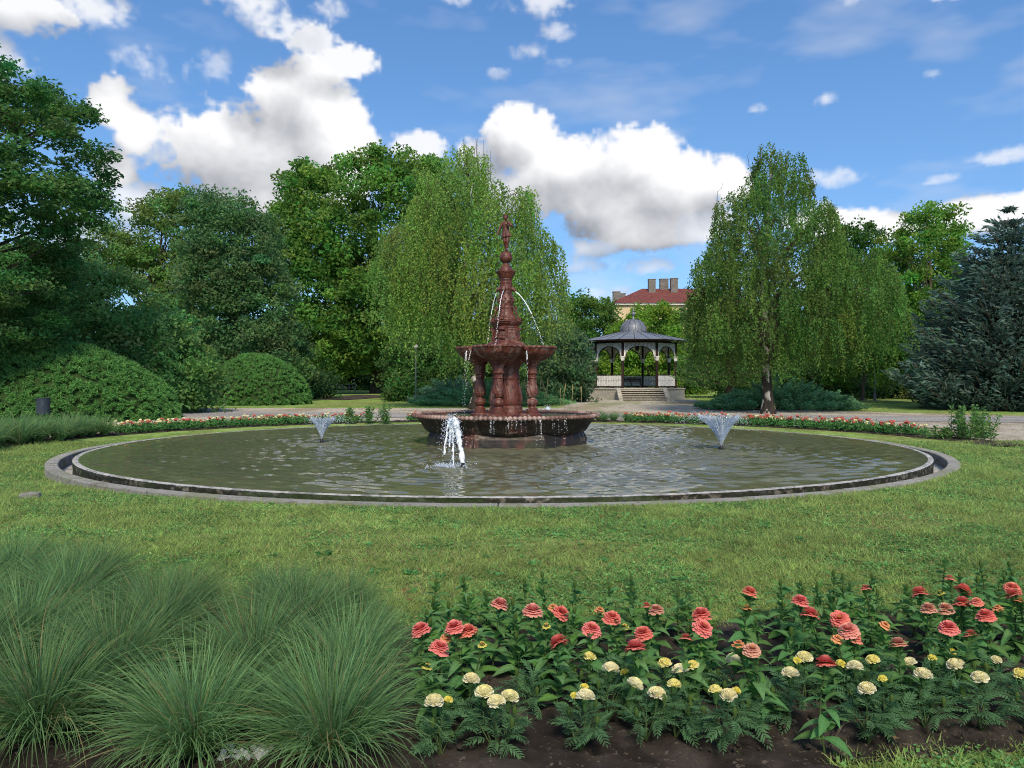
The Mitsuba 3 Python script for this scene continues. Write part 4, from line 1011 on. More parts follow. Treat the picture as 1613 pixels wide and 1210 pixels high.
put('finial', lathe([(.16, TOP + 2.18), (.10, TOP + 2.30), (.07, TOP + 2.45), (.06, TOP + 2.52), (.15, TOP + 2.62), (.18, TOP + 2.70), (.15, TOP + 2.80), (.07, TOP + 2.90), (.12, TOP + 2.95), (.05, TOP + 3.02), (.03, TOP + 3.25), (.0, TOP + 3.4)], 20, BC), 'm_slate', bs_, smooth=40)
put('ceiling', lathe([(.05, TOP + .30), (4.3, TOP + .02)], 80, BC), 'm_brown', bs_)
put('lantern', lathe([(.03, 4.95), (.03, 4.70), (.16, 4.66), (.20, 4.45), (.12, 4.30), (.0, 4.28)], 12, (BX, BY - 2.2, bz)), 'm_dark', bs_, smooth=30)
for i in range(5):
    w_ = 1.80 + .03 * i
    z1 = FLOOR - .18 * (i + 1) + .02
    y1 = BY - 4.30 - .33 * i
    sk = put('step', shift(cbox(-w_, w_, y1 - .40, y1 + (.05 if i else -.03), z1 - .075, z1, .015), (BX, 0, bz)), 'm_stone', bs_)
    put('riser', shift(cbox(-w_ + .03, w_ - .03, y1 - .32, y1 + (.05 if i else -.03), z1 - .25, z1 - .077, .01), (BX, 0, bz)), 'm_bark', sk)  # dark material puts the shade under the nosings into the colour
for s_ in (-1, 1):
    P = [(BY - 4.37, FLOOR + .02), (BY - 5.95, .22), (BY - 6.15, .22), (BY - 6.15, -.1), (BY - 4.37, -.1)]
    e = trimesh.creation.extrude_polygon(Polygon(P), .34, engine='earcut'); v = e.vertices
    x_ = 1.98 * s_ - .17
    put('stair_wall', (np.stack([BX + x_ + v[:, 2], v[:, 0], bz + v[:, 1]], 1), e.faces), 'm_stone', bs_)
bn = thing('park_bench', 'dark curled iron bench standing inside the bandstand', 'bench')
Q = lambda m: shift(m, (BX - .12, BY + .6, bz + FLOOR))
for i in range(4): put('seat_slat', Q(cbox(-.95, .95, -.48 + .12 * i, -.39 + .12 * i, .43, .465, .008)), 'm_dark', bn)
for i in range(3): put('back_slat', Q(cbox(-.95, .95, .02 + .02 * i, .05 + .02 * i, .56 + .14 * i, .68 + .14 * i, .008)), 'm_dark', bn)
for x_ in (-.85, 0, .85):
    cu = [(-.48, 0), (-.42, .18), (-.46, .34), (-.40, .42), (-.1, .43), (0, .46), (.04, .7), (.10, .98)]
    put('iron_leg', Q(cat([tube([(x_, q[0], q[1]) for q in cu], .028, 6), tube([(x_, .10, 0), (x_, .02, .2), (x_, -.06, .40)], .028, 6), tube([(x_, -.47, .42), (x_, -.42, .64), (x_, -.2, .68), (x_, .03, .62)], .025, 6)])), 'm_dark', bn, smooth=50)

# ---------------------------------------------------------------- building beyond, lamp posts, bin, far fence
D = 150.0
def bp(px, py): return A(px, py, D)
hz_ = thing('apartment_house', 'cream apartment house with a hipped red roof behind the bandstand trees', 'building')
x0, x1, ze, zr = bp(962, 0)[0], bp(1180, 0)[0], bp(0, 478)[2], bp(0, 447)[2]
put('wall', cbox(x0 + .6, x1, D, D + 16, 0, ze - .35, .05), 'm_cream', hz_)
ek = put('eaves', cbox(x0, x1 + .5, D - .6, D + 16.6, ze - .345, ze, .05), 'm_white', hz_)
xa, xb = bp(1022, 0)[0], bp(1078, 0)[0]
P = np.array([(x0 - .2, D - .8, ze + .003), (x1 + .7, D - .8, ze + .003), (x0 - .2, D + 16.8, ze + .003), (x1 + .7, D + 16.8, ze + .003), (xa, D + 8, zr), (xb + 6, D + 8, zr)])
hp = m3.Manifold.hull_points(P).to_mesh()
rf = put('roof', (hp.vert_properties[:, :3], hp.tri_verts), 'm_redroof', hz_)
for pa, pb, pt, pbm, yy in ((1022, 1033, 440.5, 456, 5.6), (1040, 1053, 440, 449, 7.4), (1057, 1068, 439, 455, 5.6), (966, 977, 460, 476, 3.5), (977, 985.5, 463, 476, 3.6)):
    q0, q1 = A(pa, pt, D + yy), A(pb, pbm, D + yy)
    ck = put('chimney', cat([cbox(q0[0], q1[0], D + yy, D + yy + 1.2, q1[2] - 2.5, q0[2], .03), cbox(q0[0] - .08, q1[0] + .08, D + yy - .08, D + yy + 1.28, q0[2] - .02, q0[2] + .14, .03)]), 'm_brick', rf)
for row in range(4):
    for i in range(7):
        xw = x0 + 2.2 + i * 3.4; zw = ze - 5.2 - row * 3.6
        if zw < 1: continue
        wk = put('window', cat([cbox(xw - .08, xw, D - .07, D + .05, zw - .08, zw + 1.88, .01), cbox(xw + 1.2, xw + 1.28, D - .07, D + .05, zw - .08, zw + 1.88, .01), cbox(xw, xw + 1.2, D - .066, D + .05, zw + 1.8, zw + 1.876, .01), cbox(xw, xw + 1.2, D - .09, D + .05, zw - .08, zw, .01), cbox(xw + .57, xw + .63, D - .05, D + .04, zw, zw + 1.8, .01)]), 'm_white', hz_)
        put('pane', cbox(xw + .001, xw + 1.199, D - .02, D + .02, zw + .001, zw + 1.799, .001), 'm_pane', wk)


def lamp(lab, px, d, h, r=.05, mat='m_grey'):
    x_ = (px - CX) / F * d; z_ = float(rise(d))
    key = thing('park_lamp', lab, 'lamp post', 'park lamp posts')
    put('pole', lathe([(r * 1.9, -.1), (r * 1.9, .5), (r * 1.2, .55), (r, .6), (r * .8, h - .35), (r * 1.5, h - .33), (r * 1.5, h - .24), (.0, h - .23)], 14, (x_, d, z_)), mat, key, smooth=40)
    put('globe', ico(.16, (x_, d, z_ + h - .09), 3, (1, 1, 1)), 'm_globe', key, smooth=True)
lamp('slim grey lamp post with a white globe by the left juniper', 655, 56, 4.25)
lamp('dark grey lamp post half hidden by the silver birch leaves at the right', 1378, 63, 4.6, .065, 'm_post')

bx = G(68, 672)
bk = thing('litter_bin', 'dark blue metal litter bin on a thin post before the large yew dome', 'litter bin')
put('bucket', lathe([(.19, .42), (.205, .44), (.215, .98), (.228, .985), (.228, 1.01), (.20, 1.01), (.19, .9), (.17, .46), (.0, .46)], 32, tuple(bx)), 'm_bin', bk, smooth=30)
put('post', tube([bx + [.05, .24, -.1], bx + [.05, .24, 1.0]], .025, 10), 'm_dark', bk, smooth=40)
put('bracket', shift(cbox(-.03, .13, .20, .26, .80, .86, .01), bx), 'm_dark', bk)
fx = [G(x_, 620.5) for x_ in (500, 560)]
fk = thing('park_fence', 'low pale fence in the dark gap under the plane tree', 'fence')
for i in range(7):
    q = np.array([(500 + 10 * i - CX) / F * 105, 105, float(rise(105))])
    put('post', shift(cbox(-.05, .05, -.05, .05, -.1, 1.25, .01), q), 'm_grey', fk)
for z_ in (.55, 1.05): put('rail', cbox((500 - CX) / F * 105, (561 - CX) / F * 105, 104.90, 104.94, z_ + .36, z_ + .46, .01), 'm_grey', fk)
# ---------------------------------------------------------------- lawn grass in the near view
Rg = np.random.RandomState(101)
n = 600000
dd = 4.3 * (20 / 4.3) ** (Rg.rand(n) ** .82)
xx = Rg.uniform(-1, 1, n) * dd * .70
rp = np.hypot(xx - PX0, dd - PY0)
ok = (rp > 9.80) & (rp < 14.42 + .15 * Rg.normal(size=n))
low = (Rg.rand(n) < .16) & ~ok & (rp > 16.0 + .15 * Rg.rand(n))
xx, dd = xx[ok], dd[ok]
# the strip of lawn before the bed, at the picture's lower right
x2 = Rg.uniform(-.5, 3.4, 60000); y2 = Rg.uniform(2.2, 4.2, 60000)
o2 = np.hypot(x2 - PX0, y2 - PY0) > 16.10 + .5 * (x2 < 1.15 + .15 * Rg.normal(size=60000)) + .08 * Rg.normal(size=60000)
xx, dd = np.r_[xx, x2[o2]], np.r_[dd, y2[o2]]
p = np.stack([xx, dd, xx * 0], 1)
patch = meshkit.fbm(p * .9, 3, 41); clov = meshkit.fbm(p * 1.7 + 9, 3, 42); dry = meshkit.fbm(p * .7 + 31, 3, 43); tuft = meshkit.fbm(p * 11, 2, 44); pile = meshkit.fbm(p * 4.2, 2, 45)
p[:, 2] = np.where(np.hypot(xx - PX0, dd - PY0) < 12, dent(xx, dd), 0)
sc = np.clip(dd / 6.0, .8, 2.2) ** .6
is_cl = Rg.rand(len(p)) < np.clip((clov - .40) * 4, .05, .75)
bare = (dry > .62) & (Rg.rand(len(p)) < .65)
colr = np.where(is_cl[:, None], [.200, .400, .130], [.320, .440, .140]) * (np.clip(.62 + .30 * patch + .75 * (tuft - .5) + .42 * pile, .25, 2))[:, None]
colr = np.where((Rg.rand(len(p)) < .10)[:, None], [.34, .31, .15], colr)
colr = np.clip(colr * Rg.uniform(.7, 1.3, (len(p), 1)), .004, 1)
b = ~is_cl & ~bare
pb, nb_ = p[b], b.sum()
hh = (.020 + .030 * Rg.rand(nb_)) * (.35 + 1.5 * tuft[b]) * sc[b]
wd = .0050 * sc[b]
aa = Rg.uniform(0, 2 * np.pi, nb_); ln = Rg.normal(size=(nb_, 2)) * .75
sd = np.stack([np.cos(aa), np.sin(aa), aa * 0], 1) * wd[:, None]
tip = pb + np.stack([ln[:, 0] * hh, ln[:, 1] * hh, hh], 1)
V1 = np.stack([pb - sd, pb + sd, tip], 1).reshape(-1, 3)
F1 = np.arange(nb_ * 3).reshape(-1, 3)
c_ = is_cl & ~bare
pc = p[c_] + np.stack([0 * xx[c_], 0 * xx[c_], .006 + .045 * tuft[c_] * Rg.rand(c_.sum())], 1)
lv = cards(pc, .021 * sc[c_], .020 * sc[c_], Rg, colr[c_] / LEAF, .2, 2.2, None, .1)
key = structure('lawn_grass', (np.vstack([V1, lv[0]]), np.vstack([F1, lv[1] + len(V1)])), 'm_leaf', 'short mown grass and clover of the near lawn', 'stuff', color=np.vstack([np.repeat(colr[b], 3, 0), lv[2]]))


Rw2 = np.random.RandomState(120)
ws, wl = [], []
for k in range(260):      # plantain and clover rosettes among the mown grass, and a few fallen leaves
    y_ = 4.6 * (14 / 4.6) ** Rw2.rand(); x_ = Rw2.uniform(-.68, .68) * y_; r_ = math.hypot(x_ - PX0, y_ - PY0)
    if not 9.9 < r_ < 14.2: continue
    c_ = np.array([x_, y_, float(dent(x_, y_)) if r_ < 12 else 0.0])
    n_ = Rw2.randint(5, 11); a = Rw2.uniform(0, 6.28, n_); dv = np.stack([np.cos(a), np.sin(a), .35 + 0 * a], 1); s_ = Rw2.uniform(.035, .085)
    ws.append(cards(c_ + dv * s_ * .5 + [0, 0, .012], s_, s_ * .42, Rw2, np.array([.060, .135, .048]) * Rw2.uniform(.8, 1.3), .2, 1.2, unit(dv)))
    if k % 3 == 0: wl.append(cards((c_ + [Rw2.normal() * .3, Rw2.normal() * .2, .040])[None], .05, .03, Rw2, np.array([[.10, .06, .03], [.14, .11, .05]][k % 2]), .2, 2.0))
ws, wl = cat(ws), cat(wl)
put('lawn_weeds', ws[:2], 'm_leaf', None, color=ws[2], label='small broad leaved weeds in the near lawn', kind='stuff')
put('fallen_leaves', wl[:2], 'm_leaf', None, color=wl[2], label='a few fallen brown leaves on the near lawn', kind='stuff')


# ---------------------------------------------------------------- tall fountain grass
def grass_clump(n, H, spread, seed, seg=8, w=.0025):
    R = np.random.RandomState(seed)
    a = R.uniform(0, 2 * np.pi, n); q = R.rand(n)
    L = H * R.uniform(.70, 1.55, n)
    a0 = spread * .95 * np.sqrt(q) * R.uniform(.6, 1.15, n)
    curl = R.uniform(.5, 2.3, n) * (.45 + .75 * q)
    a2 = a + R.normal(size=n) * .45
    b0 = np.stack([np.cos(a), np.sin(a), a * 0], 1) * (.075 * np.sqrt(q) * H / .46)[:, None]
    s = np.linspace(0, 1, seg)[None, :, None]
    sw = (a2[:, None, None] + .5 * R.normal(size=(n, 1, 1)) * s ** 1.5)
    ang = a0[:, None, None] * .75 + curl[:, None, None] * s ** 1.35
    dv = np.concatenate([np.cos(a2)[:, None], np.sin(a2)[:, None], 0 * a2[:, None]], 1)
    st = np.concatenate([np.sin(ang) * np.cos(sw), np.sin(ang) * np.sin(sw), np.cos(ang)], -1) * (L[:, None, None] / (seg - 1))
    P = b0[:, None] + np.cumsum(np.concatenate([np.zeros((n, 1, 3)), st[:, :-1]], 1), 1)
    P[..., 2] = np.maximum(P[..., 2], .012)
    up = unit(np.gradient(P, axis=1))
    tw = R.normal(size=(n, 1, 1)) * .5
    side = unit(np.cross(up, dv[:, None] * .3 + [0, 0, 1.0]) + tw * np.cross(up, np.cross(up, [0, 0, 1.0])))
    ww = (w * R.uniform(.6, 1.4, n))[:, None, None] * (1 - np.linspace(0, 1, seg) ** 2.2 * .92)[None, :, None]
    V = np.stack([P - side * ww, P + side * ww], 2).reshape(n, -1, 3)
    k = np.arange(seg - 1) * 2
    f = np.vstack([np.stack([k, k + 1, k + 3], 1), np.stack([k, k + 3, k + 2], 1)])
    Fs = (f[None] + (np.arange(n) * seg * 2)[:, None, None]).reshape(-1, 3)
    tone = R.uniform(.62, 1.38, (n, 1))
    c = np.array([.165, .305, .140]) * tone * R.uniform(.85, 1.2) + R.rand(n, 1) * np.array([.03, .05, -.010])
    c = np.where((R.rand(n) < .07)[:, None], [.36, .31, .16], c)
    return V.reshape(-1, 3), Fs, np.repeat(c, seg * 2, 0)


vari = [source('blades', m[:2], 'm_leaf', color=m[2]) for m in (grass_clump(1700, .375, 1.15, 200 + i) for i in range(5))]
spots = [(-170, 1210, 1.0), (62, 1178, 1.0), (305, 1200, 1.0), (520, 1205, 1.0), (-60, 1110, 1.0), (180, 1105, 1.05), (400, 1095, 1.0), (545, 1110, .9), (40, 1055, 1.08), (250, 1040, 1.0), (470, 1035, .95), (572, 1048, .75),
         (-60, 1000, 1.0), (110, 985, .98), (290, 985, .85), (440, 985, .8), (548, 990, .7), (-120, 935, 1.0), (20, 945, 1.0), (150, 950, .9)]
where = ('cut by the lower left corner', 'front row, left of the white scraps', 'front row, behind the crumpled plastic', 'front row, nearest the flowers', 'second row, at the left picture edge', 'second row, second clump in from the left edge', 'second row, third clump in from the left edge', 'second row, beside the marigolds',
         'third row, at the left picture edge', 'third row, second clump in from the left edge', 'third row, third clump in from the left edge', 'third row, beside the first zinnias', 'fourth row, at the left picture edge', 'fourth row, second clump in from the left edge', 'back edge, middle clump with lawn behind',
         'back edge, second clump from the zinnias', 'back edge, small clump nearest the zinnias', 'far left, cut by the picture edge', 'far left back, tallest against the lawn', 'far left back, leaning right over the lawn')
for i, ((px, py, s), wh) in enumerate(zip(spots, where)):
    q = G(px, py)
    thing('fountain_grass', f'arching green fountain grass clump, {wh}', 'grass clump', 'fountain grass clumps', None)
    k_ = list(labels)[-1]
    put('blades', vari[i % 5], None, k_, to_world=T().translate([q[0], q[1], .03]).rotate([0, 0, 1], 71 * i).scale([s, s, s * (1 + .06 * math.sin(i * 2.1))]))


# ---------------------------------------------------------------- flowers
def petal(L, W, cup, n=3):
    "one petal along +y, rounded, cupped"
    y = np.linspace(0, 1, n + 1)
    w = W * np.array([.35, .85, 1.0, .55])[: n + 1] / 2
    z = cup * y ** 2 * L
    V = np.stack([np.stack([-w, y * L, z + .15 * w], 1), np.stack([w, y * L, z + .15 * w], 1)], 1).reshape(-1, 3)
    k = np.arange(n) * 2
    return V, np.vstack([np.stack([k, k + 1, k + 3], 1), np.stack([k, k + 3, k + 2], 1)])


def zinnia(seed, layers=7, r=.050, tone=(1, 1, 1), open_=1.0):
    R = np.random.RandomState(seed); m = []
    for i in range(layers):
        u = i / (layers - 1)
        k = int(17 - 9 * u)
        L = r * (1.0 - .62 * u) * R.uniform(.95, 1.05)
        el = -.12 + 1.0 * u * open_
        for j in range(k):
            a = 2 * math.pi * (j + .5 * (i % 2)) / k + R.normal() * .06
            V, Fq = petal(L * R.uniform(.9, 1.08), L * .46 + .004, -.15 + .35 * u)
            e = el + R.normal() * .06
            y, z = V[:, 1] * math.cos(e) - V[:, 2] * math.sin(e), V[:, 1] * math.sin(e) + V[:, 2] * math.cos(e)
            V = np.stack([V[:, 0], y + r * .10, z + .020 * u ** 1.0 * r / .05 * 1.0], 1)
            s, c = math.sin(a), math.cos(a)
            V = np.stack([V[:, 0] * c - V[:, 1] * s, V[:, 0] * s + V[:, 1] * c, V[:, 2]], 1)
            base = np.array([.62, .115, .105]) * tone * R.uniform(.85, 1.15)
            edge = np.array([.84, .27, .22]) * tone
            tt = np.clip(np.linspace(0, 1, 4), 0, 1)[:, None]
            m.append((V, Fq, np.repeat(base * (1 - tt) + edge * tt, 2, 0)))
    v, f = ico(r * .20, (0, 0, .026 * r / .05), 1, (1, 1, .7))
    m.append((v, f, np.tile([.45, .20, .05], (len(v), 1))))
    v, f = lathe([(.0, -.016), (.010, -.014), (.015, -.004), (.012, .004)], 8)
    m.append((v, f, np.tile([.05, .10, .03], (len(v), 1))))
    return cat(m)


def marigold(seed, r=.040, inner=(.86, .80, .42), outer=(.86, .83, .66), n=150):
    R = np.random.RandomState(seed); m = []
    for i in range(n):
        u = (i + .5) / n
        e = -.30 + 1.75 * u ** .85; a = i * 2.39996
        V, Fq = petal(r * .52, r * .50, .3, 3)
        V[:, 0] *= 1 + .25 * R.normal(); V[:, 2] += .0035 * np.array([1, -1] * 4) * R.choice([-1, 1])
        V[:, 1] += r * .55
        t_ = e + R.normal() * .14
        y, z = V[:, 1] * math.cos(t_) - V[:, 2] * math.sin(t_), V[:, 1] * math.sin(t_) + V[:, 2] * math.cos(t_)
        s, c = math.sin(a), math.cos(a)
        V = np.stack([V[:, 0] * c - y * s, V[:, 0] * s + y * c, z * .82], 1)
        w = np.clip(1.2 - 1.3 * u, 0, 1)
        c0 = np.array(outer) * w + np.array(inner) * (1 - w)
        m.append((V, Fq, np.tile(c0 * R.uniform(.9, 1.06), (8, 1))))
    v, f = ico(r * .55, (0, 0, 0), 1, (1, 1, .8)); m.append((v, f, np.tile(np.array(inner) * .9, (len(v), 1))))
    v, f = lathe([(.0, -.055), (.006, -.05), (.010, -.03), (.016, -.012), (.012, -.002)], 8); m.append((v, f, np.tile([.05, .11, .035], (len(v), 1))))
    return cat(m)


def leaf_mesh(L, W, droop, seed, n=5):
    "one ovate leaf along +y with a folded midrib"
    R = np.random.RandomState(seed)
    y = np.linspace(0, 1, n + 1)
    w = W / 2 * np.sin(np.pi * np.clip(y * .92 + .07, 0, 1)) ** .8 * (1.15 - .45 * y)
    z = .10 * L * np.sin(y * 2.2) - droop * L * y ** 2
    wav = .05 * L * np.sin(y * 9 + seed)
    V = np.stack([np.stack([-w, y * L, z + .28 * w + wav * .4], 1), np.stack([y * 0, y * L, z], 1), np.stack([w, y * L, z + .28 * w - wav * .4], 1)], 1).reshape(-1, 3)
    k = np.arange(n)[:, None] * 3
    Fs = np.vstack([k + q for q in ([0, 1, 4], [0, 4, 3], [1, 2, 5], [1, 5, 4])])
    c = np.array([.130, .270, .098]) * R.uniform(.75, 1.25) * (1 + .08 * R.normal(size=3))
    C = np.tile(c, (len(V), 1)); C[1::3] *= 1.25
    return V, Fs, C


def pinnate(L, seed):
    "one feathery leaf: narrow leaflets on both sides of a midrib"
    R = np.random.RandomState(seed); m = []
    c = np.array([.125, .260, .122]) * R.uniform(.75, 1.25)
    y = np.linspace(0, 1, 6)
    z = .14 * L * np.sin(y * 2.4) - .22 * L * y ** 2
    mid = np.stack([y * 0, y * L, z], 1)
    V, Fq = tube(mid, np.linspace(.0016, .0008, 6), 3); m.append((V, Fq, np.tile(c, (len(V), 1))))
    for i in range(15):
        u = .22 + .78 * (i // 2) / 7.0
        s = 1 if i % 2 else -1
        if i == 14: u, s = 1.0, 0
        pl = np.array([0, u * L, np.interp(u, y, z)])
        ll = L * (.34 if s else .30) * (1.0 - .35 * abs(u - .55) * 2)
        V, Fq = petal(ll, ll * .27, -.22, 3)
        V[:, 0] *= np.array([1, 1, 1, 1, .8, .8, .15, .15])
        an = -s * (1.05 - .35 * u) + .1 * R.normal()
        V = np.stack([V[:, 0] * math.cos(an) - V[:, 1] * math.sin(an), V[:, 0] * math.sin(an) + V[:, 1] * math.cos(an), V[:, 2]], 1) + pl
        m.append((V, Fq, np.tile(c * R.uniform(.85, 1.2), (8, 1))))
    return cat(m)


def P_(m, mat): return source('piece', m[:2], mat, color=m[2])
ZB = [P_(zinnia(i, r=.044, tone=t_), 'm_petal') for i, t_ in enumerate(((1, 1, 1), (1.05, 1.25, 1.1), (.97, .95, .95), (1.02, 1.1, 1.2)))]
ZB += [P_(zinnia(21, 6, .040, (.85, 1.5, 1.3), .8), 'm_petal'), P_(zinnia(22, 8, .047, (1.0, 1.5, 1.5), 1.25), 'm_petal'), P_(zinnia(23, 5, .042, (.72, 1.3, .8), .55), 'm_petal')]
ZS = [P_(zinnia(10, 4, .031, (1.0, 1.2, 1.1), .45), 'm_petal'), P_(zinnia(11, 3, .028, (1.0, 1.6, .9), .3), 'm_petal')]
ZO = P_(zinnia(12, 2, .022, (.80, 2.4, .7), .25), 'm_petal')
MB = [P_(marigold(i, .0345), 'm_petal') for i in range(3)] + [P_(marigold(5, .036, (.87, .81, .36), (.88, .86, .66)), 'm_petal')]
MY = [P_(marigold(6, .019, (.80, .72, .12), (.82, .76, .22), 70), 'm_petal'), P_(marigold(7, .028, (.85, .77, .22), (.87, .82, .42), 100), 'm_petal')]
BUD = P_((lambda v: (v[0], v[1], np.tile([.075, .13, .035], (len(v[0]), 1))))(lathe([(.0, -.024), (.006, -.022), (.010, -.006), (.0105, .006), (.007, .016), (.003, .020), (.0, .0205)], 8)), 'm_petal')
ZL = [P_(leaf_mesh(.095, .046, .25 + .1 * i, i), 'm_leaf') for i in range(5)]
ML = [P_(pinnate(.105, i), 'm_leaf') for i in range(4)]
scene['m_stem'] = pr((.045, .075, .022), .7, .3)


def pose(p, yaw, pitch, s=1.0, roll=0.0):
    "+y of the piece turned to yaw, raised by pitch (radians), moved to p"
    return T().translate([float(q) for q in p]).rotate([0, 0, 1], math.degrees(yaw)).rotate([1, 0, 0], math.degrees(pitch)).rotate([0, 1, 0], math.degrees(roll)).scale(float(s))


Rf = np.random.RandomState(303)
def stem_curve(b, t_, R):
    u = np.linspace(0, 1, 6)[:, None]
    return b + (t_ - b) * u + np.array([R.normal(), R.normal(), 0]) * .012 * np.sin(np.pi * u)


def zinnia_plant(key, b, blooms, R, H=None, nl=7, buds=1):
    "stem with opposite broad leaves; blooms = [(point, mesh, scale)]"
    st = []
    tips = [q[0] for q in blooms]
    if not tips: tips = [b + np.array([.01 * R.normal(), .01 * R.normal(), H])]
    for t_ in tips:
        p = stem_curve(b, t_ - [0, 0, .012], R); st.append(tube(p, np.linspace(.0045, .003, 6), 6))
    put('stem', cat(st), 'm_stem', key, smooth=50)
    for t_ in tips:
        yaw = R.uniform(0, 6.28)
        hh_ = t_[2] - b[2]
        for i in range(nl):
            u = .16 + .74 * i / max(1, nl - 1)
            p = b + (t_ - b) * u
            s = (1.34 - .56 * u) * R.uniform(.8, 1.15)
            for k in (0, 1):
                put('leaf', ZL[R.randint(5)], None, key, to_world=pose(p, yaw + k * math.pi + .25 * R.normal(), .10 + .75 * u ** 1.5 + .22 * R.normal(), s, .25 * R.normal()))
            yaw += 1.4 + .3 * R.normal()
        for k in range(3):
            put('leaf', ZL[R.randint(5)], None, key, to_world=pose(t_ - [0, 0, .045], R.uniform(0, 6.28), .55 + .2 * R.normal(), .55, 0))
        nl = max(3, nl - 2)
    for q, mesh, s in blooms:
        put('bloom', mesh, None, key, to_world=pose(q, R.uniform(0, 6.28), .22 * R.normal(), s, .22 * R.normal()))
    if not blooms and buds:
        put('bud', BUD, None, key, to_world=pose(tips[0] + [0, 0, .012], 0, 0, 1.0))


def marigold_plant(key, b, blooms, R, W=1.0):
    st = []
    hmax = max([q[0][2] for q in blooms] + [b[2] + .20]) - b[2]
    for t_, _, _ in blooms:
        st.append(tube(stem_curve(b, t_ - [0, 0, .035], R), np.linspace(.004, .0026, 6), 6))
    for k in range(5):
        a = R.uniform(0, 6.28); e = b + [.075 * math.cos(a), .075 * math.sin(a), hmax * R.uniform(.45, .75)]
        st.append(tube(stem_curve(b, e, R), np.linspace(.003, .002, 6), 5))
        if R.rand() < .35: put('bud', BUD, None, key, to_world=pose(e + [0, 0, .035], 0, 0, .9)); st.append(tube(stem_curve(e, e + [0, 0, .02], R), .0016, 4))
        for j in range(6):
            p = b + (e - b) * (.45 + .11 * j)
            put('leaf', ML[R.randint(4)], None, key, to_world=pose(p, a - math.pi / 2 + R.normal() * .9, .35 + .35 * R.normal(), R.uniform(.65, 1.0) * W, .3 * R.normal()))
    for i in range(13):
        u = .18 + .66 * i / 12
        put('leaf', ML[R.randint(4)], None, key, to_world=pose(b + [0, 0, hmax * u], i * 2.4 + .3 * R.normal(), .50 + .25 * R.normal() - .25 * (u < .3), (1.05 - .35 * u) * R.uniform(.8, 1.1) * W, .2 * R.normal()))
    put('stem', cat(st), 'm_stem', key, smooth=50)
    for q, mesh, s in blooms:
        put('bloom', mesh, None, key, to_world=pose(q, R.uniform(0, 6.28), .22 * R.normal(), s, .22 * R.normal()))


# where the photograph shows blooms: picture position, size (b big, s small, o faded orange / y yellow, h half-open)
Z = [(198, 357, 'b'), (367, 345, 'b'), (435, 365, 'b'), (325, 395, 's'), (292, 447, 'b'), (592, 230, 'b'), (755, 265, 'b'), (857, 243, 's'), (897, 272, 'b'), (1050, 355, 'b'), (1090, 258, 's'), (1152, 298, 'b'), (885, 418, 'b'), (1307, 375, 'b'), (1268, 445, 'b'), (1325, 235, 's'), (1372, 258, 'b'), (1520, 395, 's'), (230, 540, 'o'), (825, 335, 'o'), (505, 428, 'o'), (1215, 340, 'o')]
Z = [(600 + x_ / 3.163, 880 + y_ / 3.163, k) for x_, y_, k in Z]
Z += [(1100 + x_ / 3.144, 880 + y_ / 3.144, k) for x_, y_, k in ((15, 280, 'b'), (22, 345, 'b'), (255, 168, 'b'), (240, 247, 's'), (505, 213, 'b'), (555, 277, 'b'), (700, 303, 'b'), (745, 360, 'b'), (690, 398, 's'), (780, 400, 's'), (828, 147, 's'), (1097, 170, 'b'), (1245, 98, 's'), (1312, 155, 'b'), (1200, 170, 'o'), (1308, 220, 'b'), (1380, 215, 's'), (1140, 250, 'b'), (1225, 252, 'b'),
      (1425, 285, 'b'), (1240, 345, 'b'), (1350, 375, 's'), (925, 330, 's'), (990, 423, 'b'), (630, 520, 'b'), (200, 425, 's'), (265, 455, 'b'), (1555, 150, 'b'), (1560, 178, 'b'), (1592, 210, 's'), (1485, 247, 's'), (1680, 230, 'b'), (1720, 330, 'b'))]
M = [(450, 605, 'w'), (515, 672, 'h'), (265, 717, 'w'), (575, 718, 'w'), (640, 695, 'h'), (335, 707, 'y'), (1040, 492, 'Y'), (1145, 552, 'w'), (1215, 568, 'y'), (1265, 630, 'h'), (1415, 525, 'Y'), (1490, 560, 'w'), (1555, 535, 'Y'), (1462, 630, 'Y'), (1375, 678, 'w'), (1020, 690, 'w'), (965, 687, 'y'), (1012, 643, 'y')]
M = [(600 + x_ / 3.163, 880 + y_ / 3.163, k) for x_, y_, k in M]
M += [(1100 + x_ / 3.144, 880 + y_ / 3.144, k) for x_, y_, k in ((180, 505, 'h'), (525, 495, 'h'), (490, 508, 'y'), (455, 573, 'w'), (85, 655, 'Y'), (150, 680, 'w'), (188, 657, 'y'), (705, 522, 'y'), (775, 538, 'w'), (865, 505, 'Y'), (912, 597, 'y'), (835, 650, 'w'), (1045, 522, 'w'), (1112, 578, 'w'), (1158, 495, 'y'), (1255, 462, 'y'), (1275, 530, 'w'), (1475, 505, 's'), (1395, 595, 'w'), (1590, 572, 'Y'), (1700, 600, 'w'))]


def lift(px, py, z):
    d = F * (EYE - z) / (py - HY)
    return np.array([(px - CX) / F * d, d, z])


def cluster(pts, rad):
    left, out = list(range(len(pts))), []
    while left:
        g_ = [left.pop(0)]
        for j in list(left):
            if np.hypot(*(pts[j][0] - pts[g_[0]][0])[:2]) < rad and len(g_) < 3: g_.append(j); left.remove(j)
        out.append([pts[j] for j in g_])
    return out


